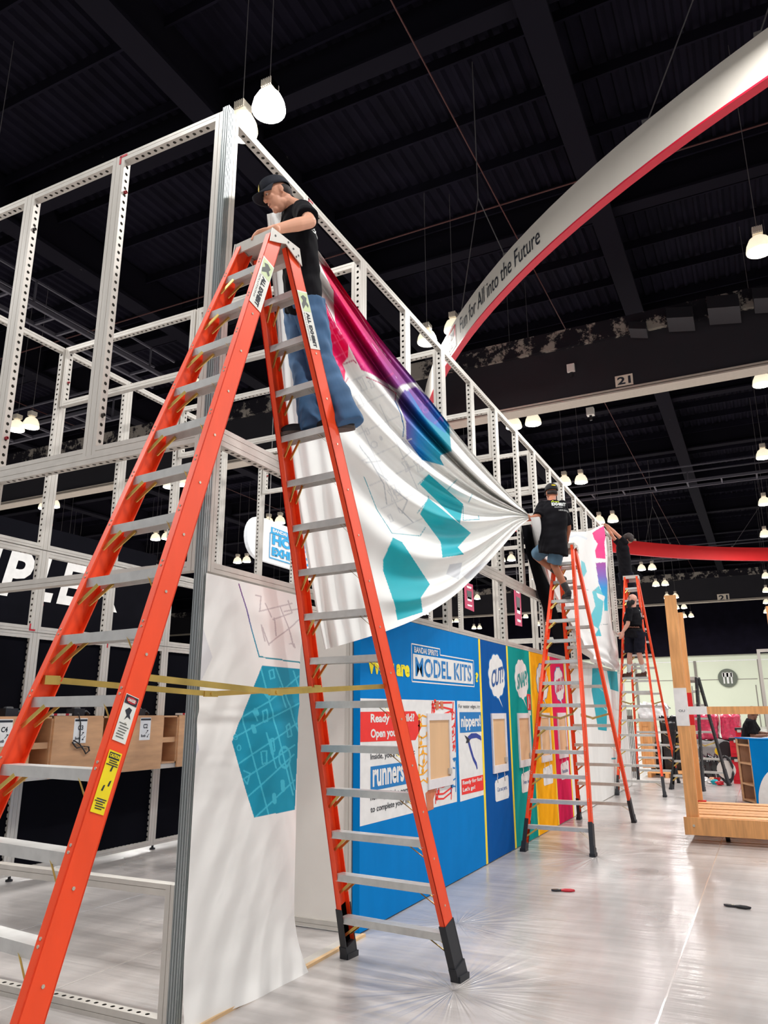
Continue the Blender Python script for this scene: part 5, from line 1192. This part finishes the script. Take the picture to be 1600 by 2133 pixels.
def person(label, J, F, Hd, skin, shirt, pants, shoes, soles, opt):
    """J: joints in world space; F: facing; Hd: (centre, forward, up) of the head"""
    k = opt.get('k', 1.0); g = opt.get('girth', 1.0); vx = opt.get('vox', .005)
    base = np.minimum(J['heelL'], J['heelR']); t = thing('person', label, 'person', tuple((J['heelL']+J['heelR'])/2))
    H, hf, hu = Hd; hf = nrm(hf); hu = nrm(hu-hf*(hu @ hf)); hs = np.cross(hu, hf); F = nrm(F)
    S = nrm(J['shL']-J['shR']); P = nrm(J['hipL']-J['hipR']); pel = (J['hipL']+J['hipR'])/2; shc = (J['shL']+J['shR'])/2; spine = shc-pel
    fu = lambda s: nrm(np.cross(s, spine)) if np.cross(s, spine) @ F > 0 else -nrm(np.cross(s, spine))
    sec = lambda q, a, b: (pel+spine*q+opt.get('belly', 0)*F*math.sin(pi*min(1, max(0, q)))*.06, P*(1-q)+S*q, fu(P*(1-q)+S*q), a*k*g, b*k*g)
    tor = [sec(-.16,.10,.08), sec(-.05,.155,.105), sec(.12,.150,.108), sec(.35,.142,.105), sec(.6,.16,.115), sec(.85,.165,.105), sec(.98,.12,.075), sec(1.08,.05,.05)]
    mb = MB(); loft(mb, tor); head_parts(mb, H, hf, hu, hs, k)
    nb = shc+spine*.06; cap_(mb, [nb, H-hu*.085*k-hf*.032*k, H-hu*.03*k-hf*.030*k], [.058*k, .051*k, .046*k])
    for sd in 'LR':
        cap_(mb, [J['sh'+sd], J['el'+sd]], [.050*k, .042*k]); cap_(mb, [J['el'+sd], J['el'+sd]*.65+J['wr'+sd]*.35, J['wr'+sd]], [.042*k, .044*k, .028*k])
        hd = opt['hand'+sd]; hand(mb, J['wr'+sd], *hd, k=k*1.12)
        cap_(mb, [J['hip'+sd], J['kn'+sd]], [.080*k, .052*k]); cap_(mb, [J['kn'+sd], J['kn'+sd]*.68+J['an'+sd]*.32, J['an'+sd]], [.052*k, .056*k, .034*k]); cap_(mb, [J['an'+sd], J['heel'+sd]*.75+J['toe'+sd]*.25+ZU*.045], [.034*k, .026*k])
    body = fuse(mb, 'body', skin, t, vx, 3)
    if opt.get('face', True): face_details(t, H, hf, hu, hs, k, opt.get('brow', M_TXT))
    # shirt
    mb = MB(); e = .020; hem = opt.get('hem', -.14)
    ts = [(c, s, f, a+e*k, b+e*k) for c, s, f, a, b in [sec(hem,.160,.118), sec(0,.158,.115), sec(.15,.156,.116), sec(.35,.150,.113), sec(.6,.165,.118), sec(.85,.168,.107), sec(.97,.13,.078), sec(1.04,.085,.066), sec(1.10,.066,.060)]]
    loft(mb, ts, 30)
    for sd in 'LR':
        a, b = J['sh'+sd], J['el'+sd]; q = opt.get('sleeve', .72); e_ = a+(b-a)*q; dr = nrm(b-a)
        s1 = nrm(np.cross(dr, F+.01)); s2 = np.cross(dr, s1); ico(mb, a, (S, fu(S), nrm(spine)), (.075*k, .075*k, .07*k)); loft(mb, [(a-dr*.02, s1, s2, .070*k, .070*k), (a+(e_-a)*.5, s1, s2, .070*k, .070*k), (e_, s1, s2, .072*k, .074*k)])
    sh = fuse(mb, 't_shirt', shirt, t, max(vx, .007), 3, .0045, len(label))
    # trousers or shorts
    mb = MB(); loft(mb, [(c, s, f, a+.014*k, b+.014*k) for c, s, f, a, b in [sec(-.20,.09,.08), sec(-.10,.15,.11), sec(.0,.158,.112), sec(.14,.150,.108)]])
    for sd in 'LR':
        h, n_, a = J['hip'+sd], J['kn'+sd], J['an'+sd]; s1 = P; d1 = nrm(n_-h); f1 = nrm(np.cross(d1, s1)); s1_ = np.cross(f1, d1)
        if opt.get('shorts'):
            e_ = h+(n_-h)*opt['shorts']; loft(mb, [(h-d1*.05, s1_, f1, .105*k, .115*k), (h+(e_-h)*.5, s1_, f1, .100*k, .110*k), (e_, s1_, f1, .098*k, .108*k)])
        else:
            d2 = nrm(a-n_); f2 = nrm(np.cross(d2, P)); s2 = np.cross(f2, d2)
            loft(mb, [(h-d1*.04, s1_, f1, .098*k, .112*k), (h*.5+n_*.5, s1_, f1, .088*k, .100*k), (n_, s1_+s2, f1+f2, .078*k, .088*k), (n_*.5+a*.5, s2, f2, .078*k, .086*k), (a+d2*.035, s2, f2, .084*k, .094*k), (a+d2*.065, s2, f2, .080*k, .090*k)])
    pt = fuse(mb, 'shorts' if opt.get('shorts') else 'trousers', pants, t, max(vx, .007), 3, .006, len(label)+3)
    if opt.get('sock'):
        for sd in 'LR':
            mb = MB(); a = J['an'+sd]; n_ = J['kn'+sd]; top = a+(n_-a)*opt['sock'][1]; cap_(mb, [a-ZU*.03, a, top], [.042*k, .042*k, .050*k]); fuse(mb, 'sock', opt['sock'][0], t, .006, 2)
    for sd in 'LR': shoe(t, J['heel'+sd], J['toe'+sd], shoes, soles, k)
    if opt.get('hair'):
        mb = MB()
        for c in opt['hair'][1]: ico(mb, H+hf*c[0]*k+hs*c[1]*k+hu*c[2]*k, (hf, hs, hu), (c[3]*k, c[4]*k, c[5]*k))
        fuse(mb, opt['hair'][2] if len(opt['hair']) > 2 else 'hair', opt['hair'][0], t, .005, 2, opt['hair'][3] if len(opt['hair']) > 3 else .001)
    if opt.get('cap'): ballcap(t, H, hf, hu, hs, opt['cap'][0], k, opt['cap'][1], opt['cap'][2])
    return t, sh, (H, hf, hu, hs)
def on_shirt(sh, par, s, o, ex, ez, d, m, bold=.03, off=.004):
    me = sh.data; dg = BVHTree.FromPolygons([v.co[:] for v in me.vertices], [p.vertices[:] for p in me.polygons]); org = np.array(parent_origin(par)); d = nrm(d)
    V2, F, _ = text2d(s, bold, 2); P = []
    for a, b in V2:
        p = np.array(o)+np.array(ex)*a+np.array(ez)*b; h = dg.ray_cast(Vector(p-org-d*.6), Vector(d), 1.5)
        P.append((np.array(h[0])+org-d*off) if h[0] is not None else p)
    MB().add(P, F).build('shirt_lettering', m, sh)
J = lambda **k: {a: atd(*b) if isinstance(b, tuple) else np.array(b) for a, b in k.items()}
CLOTH_B = mat('black_cotton', (21,20,24), .9, 0, .15, 10, .05, spec=.12); DENIM = mat('blue_denim', (66,104,144), .8, 0, .3, 5, .06); DENIMS = mat('denim_shorts', (78,108,130), .8, 0, .2, 7, .06); TROUS = mat('dark_trousers', (24,24,34), .9, 0, .12, 8, .05, spec=.12)
SK1 = skinmat('skin_fair', (232,170,140)); SK2 = skinmat('skin_tan', (176,112,84)); SK3 = skinmat('skin_medium', (196,134,108)); SK4 = skinmat('skin_pink', (214,158,138)); SK5 = skinmat('skin_brown', (120,84,68))
SH_B = mat('black_suede', (30,30,34), .8); SH_BR = mat('brown_suede', (84,52,44), .8); SOLE_G = mat('gum_sole', (92,80,74), .7); SOLE_B = mat('dark_sole', (44,40,40), .7)
HAIRD = mat('dark_hair', (44,34,32), .7, 0, .3, 60, .1); CAPM = mat('navy_cap', (30,34,46), .8, 0, .1, 30); CAPB = mat('black_cap', (24,24,28), .8); YEL_E = mat('emblem_yellow', (248,214,36), .6)
WHT_L = mat('shirt_white', (226,228,226), .7); LIM_L = mat('shirt_lime', (206,232,40), .7)

# -- the worker on the near ladder
j = J(hipR=(622,636,4.74), hipL=(645,640,4.56), knR=(630,752,4.68), knL=(668,750,4.56), shL=(630,440,4.44), shR=(606,446,4.78), elL=(646,462,4.25), wrL=at(568,479,'z',4.505), elR=(606,506,4.80), wrR=(592,500,4.62))
j['heelR'] = np.array([.475, -.53, 3.337]); j['toeR'] = np.array([.36, -.285, 3.337]); j['heelL'] = np.array([.475, -.775, 3.337]); j['toeL'] = np.array([.395, -.535, 3.337])
j['anR'] = j['heelR']+(j['toeR']-j['heelR'])*.22+ZU*.09; j['anL'] = j['heelL']+(j['toeL']-j['heelL'])*.22+ZU*.09
f1 = -RH_*.93-DH*.25; hf = -RH_*.84-ZU*.46-DH*.26
t1, s1, hb = person('man in black shirt, navy cap and jeans leaning over the near ladder', j, f1, (atd(578, 404, 4.55), hf, ZU*.9-RH_*.46), SK1, CLOTH_B, DENIM, SH_B, SOLE_G,
  dict(k=1.0, girth=.92, vox=.0045, hem=-.10, sleeve=.70, handL=((at(538,490,'z',4.482)-at(568,479,'z',4.505)), (-ZU*.9-RH_*.1), DH, .42), handR=((-RH_), (-ZU), -DH, .9),
       hair=(HAIRD, [(-.028,0,-.012,.078,.0795,.062)]), cap=(CAPM, YEL_E, False), brow=mat('brow_brown', (70,48,40), .8)))
on_shirt(s1, t1, 'ALL', atd(652, 452, 4.56), DH*.16, ZU*.05, -RH_, LIM_L); on_shirt(s1, t1, 'EXHIBIT', atd(654, 478, 4.50), DH*.30, ZU*.05, -RH_, WHT_L)

# -- the worker on the middle ladder, seen from behind
D2 = 10.34
j = J(hipL=(1142,1136,D2), hipR=(1162,1137,D2-.06), knL=(1116,1158,D2+.22), knR=(1154,1176,D2+.05), shL=(1129,1053,D2), shR=(1170,1052,D2-.05), elL=(1121,1076,D2-.10), wrL=(1106,1079,D2-.12), elR=(1184,1096,D2+.04), wrR=(1181,1124,D2+.22))
zs_ = 11*3.96/14+.002; j['heelR'] = at(1176, 1240, 'z', zs_+.0); j['toeR'] = j['heelR']+nrm(np.array([.6,.75,0]))*.30; 
c7 = np.array([7.02, -.62, zs_]); j['heelR'] = c7+np.array([-.10,-.03,0]); j['toeR'] = c7+np.array([.14,.12,0]); j['anR'] = j['heelR']+(j['toeR']-j['heelR'])*.22+ZU*.09
zs2 = 12*3.96/14+.002; c8 = np.array([7.12, -.50, zs2]); j['heelL'] = c8+np.array([-.10,.02,0]); j['toeL'] = c8+np.array([.17,-.02,0]); j['anL'] = j['heelL']+(j['toeL']-j['heelL'])*.22+ZU*.09
t2, s2, hb = person('man in black shirt and denim shorts seen from behind on the middle ladder', j, DH*.9-RH_*.30, (atd(1149, 1026, D2+.06), DH*.98-RH_*.1, ZU), SK2, CLOTH_B, DENIMS, SH_B, SOLE_B,
  dict(k=1.0, girth=1.16, vox=.007, hem=-.22, sleeve=.95, shorts=.92, handL=((-RH_*.9+DH*.3), (DH), ZU, 1.0), handR=((DH*.8+ZU*-.1), (-ZU), -RH_, .8), sock=(SOLE_B, .28),
       hair=(HAIRD, [(-.02,0,-.01,.085,.078,.06)]), cap=(CAPB, YEL_E, True), face=False))
bk = atd(1146, 1052, D2); e2 = nrm(RH_*.95+DH*-.3)
on_shirt(s2, t2, 'ALL', atd(1144, 1051, D2), e2*.12, ZU*.05, DH, LIM_L, .05); on_shirt(s2, t2, 'EXHIBIT', atd(1145, 1059, D2), e2*.22, ZU*.05, DH, WHT_L, .05); on_shirt(s2, t2, 'SOLUTIONS', atd(1150, 1064, D2), e2*.12, ZU*.02, DH, WHT_L, .0); on_shirt(s2, t2, 'LABOR SERVICES', atd(1158, 1071, D2), e2*.17, ZU*.022, DH, WHT_L, .0)

# -- the worker reaching up behind the farthest ladder
D3 = 17.5
j = J(hipL=(1296,1196,D3+.1), hipR=(1312,1197,D3), shL=(1288,1131,D3+.12), shR=(1303,1130,D3-.1), elL=(1278,1120,D3+.1), wrL=(1263,1096,D3+.05), elR=(1285,1113,D3-.15), wrR=(1266,1095,D3-.12))
zr_ = 10*4.6/16+.002; xr_ = 14.33+1.035*(1.536*(1-.625)+.0726*.625); cR = np.array([xr_, -.46, zr_])
for sd, dy in (('L', .10), ('R', -.10)):
    j['heel'+sd] = cR+np.array([.13, dy, 0]); j['toe'+sd] = cR+np.array([-.14, dy, 0]); j['an'+sd] = j['heel'+sd]+np.array([-.06,0,.09]); j['kn'+sd] = (j['hip'+sd]+j['an'+sd])/2+np.array([-.06,0,0])
person('dark haired person in black reaching up to the far drape corner', j, -RH_*.9+DH*.3, (atd(1309, 1121, D3), -RH_*.8+DH*.6, ZU), SK3, CLOTH_B, TROUS, SH_B, SOLE_B,
  dict(k=.95, girth=.92, vox=.008, hem=-.12, sleeve=.6, handL=((ZU*.6-RH_*.8), (-RH_-ZU*.3), DH, .8), handR=((ZU*.5-RH_*.8), (-RH_-ZU*.3), DH, .8), face=False,
       hair=(HAIRD, [(-.01,0,.02,.125,.108,.11),(.05,0,.06,.07,.09,.05),(-.05,0,-.03,.085,.09,.08)], 'hair', .006)))

# -- the bald bearded worker on the farthest ladder
D4 = 15.98
j = J(hipL=(1312,1320,D4+.1), hipR=(1333,1321,D4-.1), knL=(1312,1362,D4+.1), knR=(1332,1362,D4-.1), shL=(1308,1275,D4+.12), shR=(1330,1277,D4-.14), elL=(1306,1300,D4+.15), wrL=(1297,1318,D4+.20), elR=(1340,1300,D4-.1), wrR=(1338,1318,D4+.1))
j['elL'] = atd(1308, 1300, D4-.20); j['wrL'] = atd(1298, 1316, D4-.15); j['shL'] = atd(1311, 1271, D4-.17); j['shR'] = atd(1327, 1269, D4+.18); j['elR'] = atd(1334, 1296, D4+.3); j['wrR'] = atd(1328, 1312, D4+.4)
z8 = 8*4.6/16+.002; x8 = 14.33-1.035*(1.59*.5+.0726*.5); yl = -.46
j['heelL'] = np.array([x8+.02, yl-.02, z8]); j['toeL'] = j['heelL']+np.array([.0,.27,0]); j['heelR'] = np.array([x8-.02, yl-.25, z8]); j['toeR'] = j['heelR']+np.array([.12,.24,0])
j['heelL'] = np.array([x8+.0, yl+.06, z8]); j['toeL'] = j['heelL']+nrm([.2,.9,0])*.27-np.array([0,.06,0])
for sd in 'LR': j['an'+sd] = j['heel'+sd]+(j['toe'+sd]-j['heel'+sd])*.22+ZU*.10; j['hip'+sd] = j['hip'+sd]
BEARD = mat('black_beard', (26,22,22), .8, 0, .3, 60, .1)
t4, s4, hb = person('bald bearded man in black shirt and shorts on the farthest ladder', j, -RH_*.75+DH*.6, (atd(1318, 1247, D4), -RH_*.95-DH*.1+ZU*.12, ZU), SK4, CLOTH_B, TROUS, SH_BR, SOLE_G,
  dict(k=1.0, girth=1.12, vox=.007, hem=-.16, sleeve=.8, shorts=.95, belly=.5, handL=((-ZU*.8-RH_*.3), (DH), (-RH_), .4), handR=((-ZU*.6+DH*.4), (DH), (-RH_), .5), sock=(WHT_L, .52),
       hair=(BEARD, [(.072,0,-.115,.058,.062,.07),(.075,0,-.17,.045,.045,.05),(.02,.05,-.08,.05,.022,.06),(.02,-.05,-.08,.05,.022,.06),(.088,0,-.068,.02,.035,.010)], 'beard', .003), brow=BEARD))
on_shirt(s4, t4, 'ALL', atd(1331, 1273, D4), DH*.12+RH_*.05, ZU*.05, -RH_*.7+DH*.7, WHT_L, .05); on_shirt(s4, t4, 'EXHIBIT', atd(1331, 1285, D4), DH*.14+RH_*.06, ZU*.08, -RH_*.7+DH*.7, WHT_L, .05)

# -- the worker bent over the blue counter
D5 = 15.2
j = J(hipL=(1554,1562,D5+.1), hipR=(1556,1562,D5-.1), shL=(1566,1502,D5+.16), shR=(1562,1505,D5-.16), elL=(1580,1528,D5+.2), wrL=(1598,1528,D5+.1), elR=(1568,1535,D5-.2), wrR=(1592,1532,D5-.15))
for sd, dd, px in (('L', .12, 1556), ('R', -.10, 1551)):
    q = atd(px, 1600, D5+dd); q[2] = 0.002; j['heel'+sd] = q.copy(); j['toe'+sd] = q+RH_*.27; j['an'+sd] = q+RH_*.06+ZU*.09; j['kn'+sd] = (j['hip'+sd]+j['an'+sd])/2+RH_*.03
person('man in black shirt bending over the blue counter behind the cart rail', j, RH_, (atd(1568, 1483, D5), RH_*.9-ZU*.3, ZU), SK5, CLOTH_B, TROUS, SH_B, SOLE_B,
  dict(k=1.0, girth=1.08, vox=.008, hem=-.12, sleeve=.8, belly=.4, handL=((RH_), (-ZU), -DH, .6), handR=((RH_), (-ZU), DH, .6), hair=(HAIRD, [(-.01,0,.025,.10,.082,.085)])))
